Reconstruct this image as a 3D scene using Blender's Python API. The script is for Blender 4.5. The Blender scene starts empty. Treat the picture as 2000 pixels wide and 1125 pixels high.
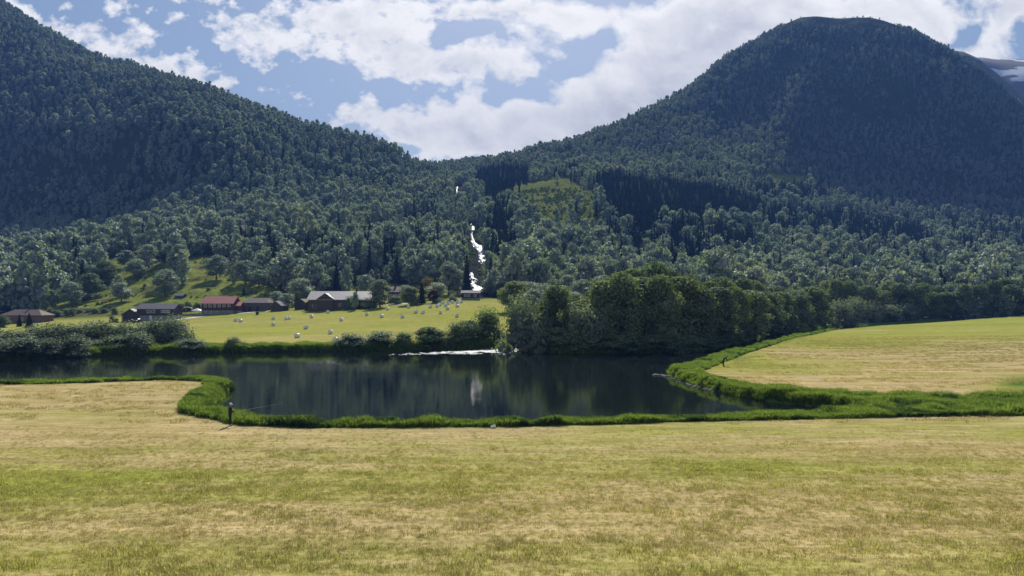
import bpy, bmesh, math, random
import numpy as np
from mathutils import Vector, Matrix
R = math.radians
PI = math.pi
random.seed(7)
rng = np.random.default_rng(11)
scene = bpy.context.scene
COL = scene.collection
F, CZ, Y0 = 1444.0, 10.5, 587.0          # focal length in photo pixels, eye height, horizon row
SUN_AZ, SUN_EL = R(2.0), R(41.0)

# ---------------------------------------------------------------- helpers
def tag(o, label=None, cat=None, group=None, kind=None):
    if label: o['label'] = label
    if cat: o['category'] = cat
    if group: o['group'] = group
    if kind: o['kind'] = kind
    return o

def empty(name, loc=(0, 0, 0), rz=0.0):
    o = bpy.data.objects.new(name, None)
    o.empty_display_size = 0.5
    COL.objects.link(o)
    o.location = loc
    o.rotation_euler = (0, 0, rz)
    return o

def link(name, me, mats=(), parent=None, smooth=False):
    for m in (mats if isinstance(mats, (list, tuple)) else [mats]):
        me.materials.append(m)
    if smooth:
        me.polygons.foreach_set('use_smooth', [True] * len(me.polygons))
    o = bpy.data.objects.new(name, me)
    COL.objects.link(o)
    if parent: o.parent = parent
    return o

def mesh_np(name, V, Fq, mat_idx=None):
    V = np.asarray(V, np.float32); Fq = np.asarray(Fq, np.int32)
    n = Fq.shape[1]
    me = bpy.data.meshes.new(name)
    me.vertices.add(len(V)); me.vertices.foreach_set('co', V.ravel())
    me.loops.add(Fq.size); me.loops.foreach_set('vertex_index', Fq.ravel())
    me.polygons.add(len(Fq))
    me.polygons.foreach_set('loop_start', np.arange(0, Fq.size, n, dtype=np.int32))
    me.polygons.foreach_set('loop_total', np.full(len(Fq), n, np.int32))
    if mat_idx is not None:
        me.polygons.foreach_set('material_index', np.asarray(mat_idx, np.int32))
    me.update(calc_edges=True); me.validate()
    return me

class MB:
    """collects simple shapes into one mesh"""
    def __init__(self): self.v = []; self.f = []; self.m = []
    def add(self, vs, fs, mi=0):
        b = len(self.v); self.v += [tuple(p) for p in vs]
        self.f += [tuple(i + b for i in f) for f in fs]; self.m += [mi] * len(fs)
        return self
    def box(self, c, s, mi=0, rz=0.0):
        cx, cy, cz = c; sx, sy, sz = s[0] / 2, s[1] / 2, s[2] / 2
        vs = []
        for dz in (-sz, sz):
            for dx, dy in ((-sx, -sy), (sx, -sy), (sx, sy), (-sx, sy)):
                vs.append((cx + dx * math.cos(rz) - dy * math.sin(rz), cy + dx * math.sin(rz) + dy * math.cos(rz), cz + dz))
        return self.add(vs, [(0, 3, 2, 1), (4, 5, 6, 7), (0, 1, 5, 4), (1, 2, 6, 5), (2, 3, 7, 6), (3, 0, 4, 7)], mi)
    def tube(self, pts, rad, seg=7, mi=0):
        pts = [Vector(p) for p in pts]; b = len(self.v); n = len(pts)
        for i, p in enumerate(pts):
            d = (pts[min(i + 1, n - 1)] - pts[max(i - 1, 0)]).normalized()
            a = d.orthogonal().normalized(); c = d.cross(a)
            for k in range(seg):
                t = 2 * PI * k / seg
                self.v.append(tuple(p + (a * math.cos(t) + c * math.sin(t)) * rad[i]))
        for i in range(n - 1):
            for k in range(seg):
                self.f.append((b + i * seg + k, b + i * seg + (k + 1) % seg, b + (i + 1) * seg + (k + 1) % seg, b + (i + 1) * seg + k)); self.m.append(mi)
        self.f.append(tuple(b + k for k in range(seg))[::-1]); self.m.append(mi)
        self.f.append(tuple(b + (n - 1) * seg + k for k in range(seg))); self.m.append(mi)
        return self
    def mesh(self, name):
        me = bpy.data.meshes.new(name); me.from_pydata(self.v, [], self.f)
        me.polygons.foreach_set('material_index', self.m); me.update()
        return me
    def build(self, name, mats, parent=None, smooth=False):
        return link(name, self.mesh(name), mats, parent, smooth)

# ---------------------------------------------------------------- materials
def newmat(name):
    m = bpy.data.materials.new(name); m.use_nodes = True
    nt = m.node_tree; nt.nodes.clear()
    return m, nt
def N(nt, t, **kw):
    n = nt.nodes.new(t)
    for k, v in kw.items(): setattr(n, k, v)
    return n
def L(nt, a, b): nt.links.new(a, b)
def math_node(nt, op, a, b=None, c=None, clamp=False):
    n = N(nt, 'ShaderNodeMath', operation=op); n.use_clamp = clamp
    for i, x in enumerate((a, b, c)):
        if x is None: continue
        if isinstance(x, (int, float)): n.inputs[i].default_value = x
        else: L(nt, x, n.inputs[i])
    return n.outputs[0]
def mixc(nt, fac, a, b, mode='MIX'):
    n = N(nt, 'ShaderNodeMix', data_type='RGBA', blend_type=mode)
    for s, x in ((n.inputs[0], fac), (n.inputs[6], a), (n.inputs[7], b)):
        if isinstance(x, (int, float)): s.default_value = x
        elif isinstance(x, tuple): s.default_value = (*x[:3], 1)
        else: L(nt, x, s)
    return n.outputs[2]
def ramp(nt, src, stops):
    n = N(nt, 'ShaderNodeValToRGB'); cr = n.color_ramp
    while len(cr.elements) < len(stops): cr.elements.new(0.5)
    for e, (p, c) in zip(cr.elements, stops):
        e.position = p; e.color = (c, c, c, 1) if isinstance(c, (int, float)) else (*c, 1)
    L(nt, src, n.inputs[0])
    return n.outputs[0]
def noise(nt, vec, scale, detail=3, rough=0.55, sc=None, dist=0.0):
    if sc:
        mp = N(nt, 'ShaderNodeMapping'); mp.inputs['Scale'].default_value = sc
        L(nt, vec, mp.inputs[0]); vec = mp.outputs[0]
    n = N(nt, 'ShaderNodeTexNoise'); n.inputs['Scale'].default_value = scale
    n.inputs['Detail'].default_value = detail; n.inputs['Roughness'].default_value = rough
    n.inputs['Distortion'].default_value = dist
    L(nt, vec, n.inputs['Vector'])
    return n.outputs[0]
def out(nt, sh):
    o = N(nt, 'ShaderNodeOutputMaterial'); L(nt, sh, o.inputs[0]); return o
def plain(name, col, rough=0.8, var=0.12, scale=3.0, bump=0.0, metallic=0.0, stretch=None):
    m, nt = newmat(name)
    tc = N(nt, 'ShaderNodeTexCoord').outputs['Object']
    nz = noise(nt, tc, scale, 4, 0.6, stretch)
    lo = tuple(c * (1 - var * 1.6) for c in col); hi = tuple(min(1, c * (1 + var * 1.6)) for c in col)
    c = ramp(nt, nz, [(0.3, lo), (0.7, hi)])
    p = N(nt, 'ShaderNodeBsdfPrincipled'); L(nt, c, p.inputs['Base Color'])
    p.inputs['Roughness'].default_value = rough; p.inputs['Metallic'].default_value = metallic
    if bump:
        b = N(nt, 'ShaderNodeBump'); b.inputs['Strength'].default_value = 0.6; b.inputs['Distance'].default_value = bump
        L(nt, nz, b.inputs['Height']); L(nt, b.outputs[0], p.inputs['Normal'])
    out(nt, p.outputs[0])
    return m
def foliage(name, c1, c2, c3, transl=0.35, tcol=1.5, gloss=0.0):
    m, nt = newmat(name)
    rnd = N(nt, 'ShaderNodeObjectInfo').outputs['Random']
    geo = N(nt, 'ShaderNodeNewGeometry')
    isl = geo.outputs['Random Per Island']
    base = ramp(nt, rnd, [(0.0, c1), (0.5, c2), (1.0, c3)])
    lp = N(nt, 'ShaderNodeObjectInfo').outputs['Location']
    pn = noise(nt, lp, 0.011, 4, 0.6)
    base = mixc(nt, 1.0, base, ramp(nt, pn, [(0.35, (0.72, 0.76, 0.80)), (0.5, (1.0, 1.0, 1.0)), (0.66, (1.30, 1.22, 1.05))]), 'MULTIPLY')
    lf = ramp(nt, isl, [(0.0, 0.55), (1.0, 1.42)])
    col = mixc(nt, 1.0, base, lf, 'MULTIPLY')
    d = N(nt, 'ShaderNodeBsdfDiffuse'); L(nt, col, d.inputs[0])
    t = N(nt, 'ShaderNodeBsdfTranslucent')
    tc = mixc(nt, 1.0, col, (tcol, tcol * 1.08, tcol * 0.6), 'MULTIPLY'); L(nt, tc, t.inputs[0])
    mx = N(nt, 'ShaderNodeMixShader'); mx.inputs[0].default_value = transl
    L(nt, d.outputs[0], mx.inputs[1]); L(nt, t.outputs[0], mx.inputs[2])
    sh = mx.outputs[0]
    if gloss:
        g = N(nt, 'ShaderNodeBsdfGlossy'); g.inputs['Roughness'].default_value = 0.72
        g.inputs[0].default_value = (0.75, 0.80, 0.85, 1)
        m2 = N(nt, 'ShaderNodeMixShader'); m2.inputs[0].default_value = gloss
        L(nt, sh, m2.inputs[1]); L(nt, g.outputs[0], m2.inputs[2]); sh = m2.outputs[0]
    out(nt, sh)
    return m

M = {}
M['birch'] = foliage('birch_leaves', (0.104, 0.140, 0.078), (0.146, 0.182, 0.102), (0.205, 0.232, 0.140), 0.45, 1.60, 0.18)
M['river'] = foliage('river_tree_leaves', (0.085, 0.122, 0.034), (0.120, 0.162, 0.046), (0.165, 0.198, 0.064), 0.42, 1.6, 0.08)
M['willow'] = foliage('willow_leaves', (0.115, 0.150, 0.070), (0.135, 0.165, 0.080), (0.150, 0.180, 0.090), 0.38, 1.5, 0.10)
M['spruce'] = foliage('spruce_needles', (0.016, 0.028, 0.020), (0.022, 0.036, 0.025), (0.030, 0.046, 0.030), 0.10, 1.2)
M['copper'] = foliage('copper_leaves', (0.06, 0.03, 0.03), (0.07, 0.035, 0.03), (0.08, 0.04, 0.035), 0.25, 1.2)
M['golden'] = foliage('golden_leaves', (0.20, 0.16, 0.05), (0.2, 0.16, 0.05), (0.2, 0.16, 0.05), 0.3, 1.3)
M['bracken'] = foliage('bracken_leaves', (0.11, 0.15, 0.04), (0.14, 0.18, 0.05), (0.17, 0.20, 0.055), 0.42, 1.5)
M['reed'] = foliage('bank_grass_blades', (0.110, 0.165, 0.036), (0.155, 0.215, 0.048), (0.220, 0.265, 0.070), 0.50, 1.5)
M['weed'] = foliage('bank_weed_leaves', (0.055, 0.100, 0.035), (0.070, 0.120, 0.040), (0.090, 0.140, 0.045), 0.42, 1.5)
M['stubble'] = foliage('cut_grass_blades', (0.33, 0.275, 0.125), (0.42, 0.34, 0.16), (0.53, 0.43, 0.22), 0.45, 1.1)
M['turf'] = foliage('short_grass_blades', (0.27, 0.26, 0.080), (0.34, 0.315, 0.105), (0.42, 0.37, 0.14), 0.50, 1.4)
M['bark'] = plain('bark', (0.10, 0.085, 0.07), 0.9, 0.25, 4)
M['birchbark'] = plain('birch_bark', (0.38, 0.36, 0.33), 0.85, 0.35, 3)
M['dkwood'] = plain('dark_stained_boards', (0.045, 0.033, 0.030), 0.8, 0.2, 2.0, stretch=(6, 6, 0.4))
M['brwood'] = plain('brown_boards', (0.070, 0.050, 0.042), 0.8, 0.2, 2.0, stretch=(5, 5, 0.4))
M['greywood'] = plain('weathered_grey_boards', (0.095, 0.082, 0.078), 0.85, 0.22, 2.0, stretch=(5, 5, 0.4))
M['redwood'] = plain('dark_red_boards', (0.075, 0.026, 0.024), 0.8, 0.2, 2.0, stretch=(6, 6, 0.4))
M['beige'] = plain('beige_render', (0.13, 0.090, 0.075), 0.85, 0.12, 1.5)
M['base'] = plain('concrete_base', (0.22, 0.21, 0.21), 0.9, 0.15, 2.0)
M['rf_red'] = plain('red_tiles', (0.40, 0.14, 0.125), 0.6, 0.10, 2.0, 0.02, stretch=(1, 6, 1))
M['rf_brown'] = plain('brown_tiles', (0.105, 0.062, 0.055), 0.8, 0.12, 2.0, 0.02)
M['rf_grey'] = plain('grey_sheet_roof', (0.30, 0.27, 0.26), 0.5, 0.10, 1.0, 0.01, stretch=(3, 1, 1))
M['rf_dark'] = plain('dark_slate_roof', (0.085, 0.085, 0.095), 0.65, 0.12, 2.0)
M['rf_pale'] = plain('pale_sheet_roof', (0.20, 0.19, 0.19), 0.95, 0.12, 1.0)
M['rf_turf'] = plain('turf_roof', (0.17, 0.17, 0.06), 0.95, 0.3, 2.5, 0.05)
M['white'] = plain('white_paint', (0.66, 0.66, 0.65), 0.6, 0.04)
M['glass'] = plain('window_glass', (0.05, 0.06, 0.07), 0.08, 0.1)
M['brick'] = plain('chimney_brick', (0.07, 0.05, 0.045), 0.9, 0.2, 6)
M['wrap'] = plain('bale_wrap_plastic', (0.74, 0.74, 0.72), 0.32, 0.06, 2.5, 0.03)
M['blackbin'] = plain('black_plastic', (0.02, 0.02, 0.022), 0.5, 0.1)
M['bag'] = plain('white_plastic_bag', (0.82, 0.82, 0.80), 0.45, 0.06, 8, 0.02)
M['carpaint'] = plain('dark_car_paint', (0.025, 0.028, 0.035), 0.25, 0.05)
M['carpaint2'] = plain('black_car_paint', (0.014, 0.014, 0.016), 0.25, 0.05)
M['tyre'] = plain('tyre_rubber', (0.015, 0.015, 0.015), 0.9, 0.1)
M['rim'] = plain('wheel_rim_metal', (0.35, 0.35, 0.36), 0.35, 0.05, metallic=0.8)
M['pole'] = plain('weathered_pole', (0.12, 0.10, 0.09), 0.9, 0.2)
M['skin'] = plain('skin', (0.42, 0.24, 0.17), 0.6, 0.06)
M['navy'] = plain('dark_jacket_cloth', (0.012, 0.013, 0.018), 0.85, 0.15, 8)
M['trouser'] = plain('dark_trouser_cloth', (0.016, 0.015, 0.016), 0.9, 0.15, 8)
M['greycloth'] = plain('grey_jacket_cloth', (0.035, 0.035, 0.042), 0.85, 0.15, 8)
M['hair'] = plain('grey_hair', (0.10, 0.09, 0.08), 0.8, 0.2, 20)
M['rod'] = plain('pale_rod', (0.62, 0.62, 0.60), 0.3, 0.03)
M['stone'] = plain('field_stone', (0.27, 0.26, 0.25), 0.9, 0.25, 3, 0.03)
M['pebble'] = plain('shore_stone', (0.17, 0.165, 0.16), 0.9, 0.3, 5, 0.03)
M['gravel'] = plain('gravel', (0.50, 0.49, 0.48), 0.95, 0.10, 1.5)

# ---------------------------------------------------------------- terrain functions
def vnoise(x, y, seed=0):
    xi = np.floor(x).astype(np.int64); yi = np.floor(y).astype(np.int64)
    fx = x - xi; fy = y - yi
    fx = fx * fx * (3 - 2 * fx); fy = fy * fy * (3 - 2 * fy)
    def h(a, b):
        n = (a * 374761393 + b * 668265263 + seed * 1442695041) & 0xffffffff
        n = ((n ^ (n >> 13)) * 1274126177) & 0xffffffff
        return ((n ^ (n >> 16)) & 0xffff) / 65535.0
    return (h(xi, yi) * (1 - fx) + h(xi + 1, yi) * fx) * (1 - fy) + (h(xi, yi + 1) * (1 - fx) + h(xi + 1, yi + 1) * fx) * fy
def fbm(x, y, seed=0, oct=4):
    s = 0; a = 0.5
    for i in range(oct):
        s = s + a * (vnoise(x * 2 ** i, y * 2 ** i, seed + i) - 0.5); a *= 0.5
    return s

# columns: photo column -> (depth, photo row) of the ground along that line of sight
KN = {
 -1500: [(330, 640), (400, 600), (520, 545), (800, 420), (920, 320), (1400, 60)],
 -600: [(320, 640), (400, 600), (520, 540), (800, 400), (900, 190), (1400, -250)],
 -100: [(300, 636), (380, 592), (520, 520), (780, 448), (892, 232), (1400, -30)],
 0:    [(300, 634), (375, 592), (510, 522), (770, 445), (884, 240), (1380, 22)],
 200:  [(300, 627), (360, 592), (455, 515), (740, 420), (850, 250), (1250, 136)],
 330:  [(300, 621), (352, 588), (440, 515), (715, 378), (815, 240), (1150, 164)],
 430:  [(300, 614), (350, 585), (440, 515), (700, 368), (792, 252), (1080, 206)],
 510:  [(305, 610), (350, 583), (435, 520), (690, 380), (805, 285), (1050, 229)],
 600:  [(310, 605), (350, 580), (430, 530), (680, 400), (820, 325), (1000, 256)],
 780:  [(310, 592), (360, 572), (430, 530), (680, 415), (820, 360), (930, 314)],
 860:  [(310, 587), (370, 568), (450, 518), (700, 415), (900, 365), (1250, 321)],
 930:  [(310, 586), (375, 568), (455, 512), (680, 415), (880, 368), (1280, 322)],
 1040: [(315, 592), (400, 566), (470, 505), (650, 405), (850, 350), (1200, 311)],
 1160: [(320, 597), (410, 566), (500, 505), (700, 390), (900, 335), (1200, 268)],
 1280: [(325, 602), (420, 568), (520, 505), (760, 375), (1000, 300), (1300, 208)],
 1420: [(330, 608), (430, 570), (540, 510), (820, 370), (1060, 285), (1440, 119)],
 1500: [(330, 615), (430, 572), (560, 515), (900, 350), (1120, 240), (1500, 68)],
 1580: [(330, 630), (430, 576), (570, 520), (1040, 325), (1290, 105), (1440, 36)],
 1700: [(330, 629), (430, 578), (580, 525), (1010, 360), (1270, 95), (1420, 43)],
 1850: [(330, 621), (430, 580), (580, 530), (960, 392), (1190, 140), (1330, 98)],
 2000: [(330, 613), (430, 582), (580, 530), (930, 400), (1110, 245), (1220, 212)],
 2150: [(330, 608), (430, 582), (580, 530), (900, 410), (1050, 330), (1200, 310)],
 2700: [(330, 600), (430, 575), (580, 530), (900, 440), (1050, 400), (1250, 385)],
 3600: [(330, 600), (430, 575), (580, 530), (900, 440), (1050, 400), (1250, 350)],
}
RIDGE = [(-1500, 60), (-600, -250), (-100, -40), (0, 24), (60, 66), (120, 97), (200, 134), (300, 152), (380, 188), (450, 214), (550, 242), (650, 267), (740, 293), (780, 312), (800, 314), (850, 320), (900, 323), (960, 320), (1010, 313), (1060, 298), (1150, 272), (1200, 254), (1280, 210), (1350, 175), (1420, 119), (1500, 68), (1540, 42), (1580, 34), (1640, 42), (1700, 40), (1760, 52), (1800, 67), (1850, 97), (1900, 130), (1940, 160), (2000, 212), (2150, 310), (2700, 385), (3600, 350)]
kx = np.array(sorted(KN)); TX = np.arange(-1500, 3601, 12.0)
lev_d = []; lev_y = []
def smooth1(a, k=3):
    w = np.ones(2 * k + 1) / (2 * k + 1)
    return np.convolve(np.pad(a, k, mode='edge'), w, mode='valid')
for j in range(6):
    dd = smooth1(np.interp(TX, kx, [KN[k][j][0] for k in kx]), 3)
    if j == 5: yy = smooth1(np.interp(TX, [r[0] for r in RIDGE], [r[1] for r in RIDGE]), 1)
    else: yy = smooth1(np.interp(TX, kx, [KN[k][j][1] for k in kx]), 2)
    lev_d.append(dd); lev_y.append(yy)
TD = np.concatenate([np.arange(150, 700, 6.0), np.arange(700, 2600, 12.0)])
def pchip(xk, yk, xs):
    h = np.diff(xk); dl = np.diff(yk) / h; n = len(xk); m = np.zeros(n)
    for i in range(1, n - 1):
        if dl[i - 1] * dl[i] > 0:
            w1 = 2 * h[i] + h[i - 1]; w2 = h[i] + 2 * h[i - 1]
            m[i] = (w1 + w2) / (w1 / dl[i - 1] + w2 / dl[i])
    m[0] = 0.0; m[-1] = dl[-1]
    idx = np.clip(np.searchsorted(xk, xs) - 1, 0, n - 2)
    t = (xs - xk[idx]) / h[idx]; t = np.clip(t, 0, 1)
    h00 = 2 * t**3 - 3 * t**2 + 1; h10 = t**3 - 2 * t**2 + t; h01 = -2 * t**3 + 3 * t**2; h11 = t**3 - t**2
    return h00 * yk[idx] + h10 * h[idx] * m[idx] + h01 * yk[idx + 1] + h11 * h[idx] * m[idx + 1]
TZ = np.zeros((len(TX), len(TD)))
for i in range(len(TX)):
    ds = [150.0] + [lev_d[j][i] for j in range(6)]
    zs = [0.8] + [CZ + (Y0 - lev_y[j][i]) * lev_d[j][i] / F for j in range(6)]
    ds += [ds[-1] + 60, ds[-1] + 500, 2700]; zs += [zs[-1] + 2, zs[-1] - 120, zs[-1] - 160]
    TZ[i] = pchip(np.array(ds), np.array(zs), TD)
def bil(tab, X, D):
    fx = np.clip((X - TX[0]) / 12.0, 0, len(TX) - 1.001); ix = fx.astype(int); fx = fx - ix
    jd = np.clip(np.searchsorted(TD, D) - 1, 0, len(TD) - 2); fd = np.clip((D - TD[jd]) / (TD[jd + 1] - TD[jd]), 0, 1)
    return (tab[ix, jd] * (1 - fx) + tab[ix + 1, jd] * fx) * (1 - fd) + (tab[ix, jd + 1] * (1 - fx) + tab[ix + 1, jd + 1] * fx) * fd

WATER = np.array([(-420, 120), (-230, 121), (-120, 123), (-98, 126), (-89, 128.5), (-82, 136), (-78, 143), (-68, 147), (-52, 150), (-38, 152), (-20, 157), (-8, 160),
    (2, 165), (5, 152), (10, 148), (31, 150), (43, 160), (60, 192), (88, 245), (125, 292), (200, 330), (300, 352), (300, 338), (205, 314), (138, 280), (101, 240), (70, 190), (47, 150), (37.5, 134),
    (28.5, 116), (24.5, 109), (22.6, 106), (22.4, 101), (22.9, 96), (23.9, 86), (25.1, 80.6), (27.2, 76.0), (30.0, 73.2), (32.2, 70.5), (32.4, 67.5), (29, 65.0), (24, 63.2),
    (20, 62.2), (8, 60), (0, 59.2), (-8, 58.6), (-15, 58.6), (-20, 60), (-23, 62), (-26.5, 66), (-29, 70.5), (-30.5, 74), (-31.3, 78.6),
    (-32.6, 83), (-33.6, 88), (-36.5, 91.5), (-41.5, 92.8), (-48, 90.5), (-58.8, 88.3), (-90, 88), (-200, 92), (-420, 96)], float)
def poly_sd(px, py, P):
    """signed distance, negative inside"""
    px = np.asarray(px, float); py = np.asarray(py, float)
    best = np.full(px.shape, 1e18); inside = np.zeros(px.shape, bool)
    n = len(P)
    for i in range(n):
        ax, ay = P[i]; bx, by = P[(i + 1) % n]
        ex, ey = bx - ax, by - ay
        t = np.clip(((px - ax) * ex + (py - ay) * ey) / (ex * ex + ey * ey), 0, 1)
        best = np.minimum(best, (px - ax - t * ex) ** 2 + (py - ay - t * ey) ** 2)
        c = ((ay > py) != (by > py))
        with np.errstate(divide='ignore', invalid='ignore'):
            xx = ax + (py - ay) * ex / (ey if ey != 0 else 1e-9)
        inside ^= (c & (px < xx))
    d = np.sqrt(best)
    return np.where(inside, -d, d)
def sstep(a, b, x):
    t = np.clip((x - a) / (b - a), 0, 1); return t * t * (3 - 2 * t)
def H(x, y):
    x = np.asarray(x, float); y = np.asarray(y, float)
    ys = np.maximum(y, 60.0)
    X = 1000 + F * x / ys
    near = 0.8 + 3.4 * (np.clip(47 - y, 0, 40) / 35) ** 2 + 0.10 * fbm(x / 9, y / 9, 3) * 2
    far = bil(TZ, X, y)
    z = np.where(y < 150, near, far + (near - 0.8) * np.clip((170 - y) / 20, 0, 1))
    # unevenness: gullies on the mountains, hummocks in the clearings
    k = sstep(380, 700, y)
    z = z + k * fbm(x / 130, y / 170, 21, 4) * 26 + sstep(330, 380, y) * (1 - 0.4 * k) * fbm(x / 16, y / 10, 5, 4) * 4.0
    z = z + 0.5 * fbm(x / 45, y / 30, 9, 2) * sstep(60, 170, y) * (1 - sstep(300, 330, y))
    # right field swells a little
    sd = poly_sd(x, y, WATER) if x.size < 4e6 else 0
    b = sstep(-1.6, 0.5, sd + 0.35 * fbm(x / 2.2, y / 2.2, 31, 2) * 2)
    z = np.where(sd < 1.5, np.minimum(z, -1.6 + (z + 1.6) * b), z)
    return z
def H1(x, y): return float(H(np.array([x]), np.array([y]))[0])
def scr(x, y, z): return 1000 + F * x / y, Y0 - (z - CZ) * F / y
def hit(X, Y, d0=40.0, d1=1500.0):
    """where the line of sight through a photo point meets the ground"""
    ds = np.arange(d0, d1, 0.5); xs = (X - 1000) / F * ds
    ys = Y0 - (H(xs, ds) - CZ) * F / ds
    w = np.nonzero(ys <= Y)[0]
    i = w[0] if len(w) else len(ds) - 1
    return float(xs[i]), float(ds[i]), H1(xs[i], ds[i])

# ---------------------------------------------------------------- ground sheet
def edges_d():
    a = list(np.arange(-90, 12, 6.0)); d = 12.0
    while d < 50: a.append(d); d += 0.8
    while d < 120: a.append(d); d += 0.55
    while d < 175: a.append(d); d += 1.0
    while d < 300: a.append(d); d += 2.2
    while d < 420: a.append(d); d += 1.8
    while d < 760: a.append(d); d += 4.0
    while d < 2600: a.append(d); d += 8.5
    return np.array(a)
RD = edges_d()
RX = np.concatenate([np.arange(-3400, -500, 60.0), np.arange(-500, 2500, 9.0), np.arange(2500, 5401, 60.0)])
W = np.sqrt(np.maximum(RD, 0) ** 2 + 26.0 ** 2)
GX = (RX[None, :] - 1000) / F * W[:, None]; GY = np.repeat(RD[:, None], len(RX), 1)
GZ = H(GX.ravel(), GY.ravel()).reshape(GX.shape)
nr, nc = GX.shape
idx = np.arange(nr * nc).reshape(nr, nc)
Fq = np.stack([idx[:-1, :-1], idx[:-1, 1:], idx[1:, 1:], idx[1:, :-1]], -1).reshape(-1, 4)
gme = mesh_np('ground', np.stack([GX, GY, GZ], -1).reshape(-1, 3), Fq)

def inpoly(X, Y, P): return poly_sd(X, Y, np.array(P, float)) < 0
# clearings and stands, given as outlines of ground seen in the photo
C_HILL = [(60, 612), (120, 590), (195, 562), (205, 520), (245, 492), (330, 520), (395, 498), (470, 535), (545, 570), (560, 600), (460, 610), (250, 612)]
C_MID = [(965, 385), (1010, 362), (1100, 345), (1150, 372), (1185, 425), (1165, 455), (1090, 470), (1050, 455), (1040, 425), (990, 400)]
C_STRIP = [(1455, 350), (1500, 338), (1590, 346), (1605, 358), (1520, 362)]
C_VILL = [(665, 582), (690, 560), (780, 556), (880, 560), (885, 584)]
C_R = [(1770, 553), (1800, 541), (1850, 548), (1840, 560)]
C_R2 = [(1985, 560), (1985, 546), (2080, 546), (2080, 562)]
CLEAR = [C_HILL, C_MID, C_STRIP, C_VILL, C_R, C_R2]
gx = GX.ravel(); gy = np.maximum(GY.ravel(), 1.0); gz = GZ.ravel()
sx, sy = scr(gx, gy, gz)
clear = np.zeros(len(gx))
for P in CLEAR:
    clear = np.maximum(clear, (0.72 if P is C_MID else 1.0) * (1 - sstep(-4, 8, poly_sd(sx, sy, np.array(P, float)))))
clear = np.where(GY.ravel() < 200, 0, clear)
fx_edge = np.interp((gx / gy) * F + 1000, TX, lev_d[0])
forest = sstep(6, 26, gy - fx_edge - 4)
yr = GY.ravel()
# straw amount of the mown fields
straw = np.full(len(gx), 0.78)
nz = fbm(gx / 30, yr / 9, 41, 3) * 2
straw = np.where(yr < 100, 0.90 + 1.0 * nz, straw)
def band(a, b, s=1.5): return sstep(a - s, a + s, yr) * (1 - sstep(b - s, b + s, yr))
ed = -0.06 * gx + 2.0 * vnoise(gx / 7, yr / 50, 77)
straw = straw - 0.36 * sstep(34, 37.5, yr + ed) * (1 - sstep(43.2, 44.6, yr + ed))
straw = straw - 0.20 * (1 - sstep(24, 30, yr))
straw = straw - 0.35 * band(50, 58) * sstep(-5, 8, gx)
far_left = (yr > 100) & (gx < 60)
wob = fbm(gx / 40, yr / 16, 52, 3) * 2
straw = np.where((yr > 118) & (((gx - 0) < 45)), 0.16 + 0.5 * wob + 0.35 * np.exp(-((yr - 165) / 22) ** 2), straw)
rightf = (gx > 22) & (yr > 72) & (poly_sd(gx, yr, WATER) > 0) & (gx > 22 + (yr - 100) * 0.38)
rX, rY = sx, sy
def blob(cx, cy, rx_, ry_): return np.exp(-(((rX - cx) / rx_) ** 2 + ((rY - cy) / ry_) ** 2))
straw = np.where(rightf, 0.42 + 1.5 * wob + 0.55 * blob(1760, 705, 330, 30) + 0.3 * blob(1560, 745, 120, 12), straw)
straw = straw - np.where(rightf, 0.9 * blob(1850, 632, 190, 13) + 0.6 * blob(1590, 672, 90, 9) + 0.7 * blob(1450, 695, 60, 14) + 0.9 * blob(1990, 750, 36, 12) + 0.35 * blob(1700, 625, 80, 9), 0)
straw = np.clip(straw, 0, 1)
lush = np.where(rightf, blob(1990, 748, 34, 10) + 0.6 * blob(1440, 700, 30, 6), 0) + np.exp(-((poly_sd(gx, yr, WATER) - 0.5) / 1.8) ** 2)
rock = np.clip(blob(1580, 38, 60, 16) + blob(1700, 46, 70, 12) + 0.9 * blob(840, 313, 60, 8), 0, 1) * (yr > 800)
def vcol(me, name, r, g, b, a=None):
    at = me.color_attributes.new(name, 'FLOAT_COLOR', 'POINT')
    c = np.ones((len(me.vertices), 4), np.float32)
    c[:, 0] = r; c[:, 1] = g; c[:, 2] = b
    if a is not None: c[:, 3] = a
    at.data.foreach_set('color', c.ravel())
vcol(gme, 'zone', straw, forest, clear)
wet = np.zeros(len(gx))
for path_ in [[(920, 438, 4), (922, 457, 6), (923, 470, 8), (938, 487, 14), (945, 504, 14), (948, 518, 18)], [(921, 530, 8), (924, 549, 12), (928, 575, 16)]]:
    for (a0, b0, w0), (a1, b1, w1) in zip(path_[:-1], path_[1:]):
        for q_ in np.linspace(0, 1, 5): wet = np.maximum(wet, blob(a0 + (a1 - a0) * q_, b0 + (b1 - b0) * q_, 26, 14))
wet = np.where(yr > 320, np.clip(wet * 1.6, 0, 1), 0)
vcol(gme, 'zone2', np.clip(lush, 0, 1), rock, wet)

m, nt = newmat('ground_cover')
at = N(nt, 'ShaderNodeAttribute', attribute_name='zone'); sp = N(nt, 'ShaderNodeSeparateColor'); L(nt, at.outputs['Color'], sp.inputs[0])
at2 = N(nt, 'ShaderNodeAttribute', attribute_name='zone2'); sp2 = N(nt, 'ShaderNodeSeparateColor'); L(nt, at2.outputs['Color'], sp2.inputs[0])
pos = N(nt, 'ShaderNodeNewGeometry').outputs['Position']
n1 = noise(nt, pos, 0.22, 5, 0.6, (0.35, 1, 1))
n2 = noise(nt, pos, 1.3, 5, 0.65, (0.45, 1, 1))
n3 = noise(nt, pos, 7.0, 4, 0.7, (0.6, 1, 1))
n4 = noise(nt, pos, 0.045, 3, 0.5, (0.5, 1, 1))
sfac = math_node(nt, 'ADD', sp.outputs[0], math_node(nt, 'MULTIPLY', math_node(nt, 'SUBTRACT', n1, 0.5), 1.3))
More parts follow.
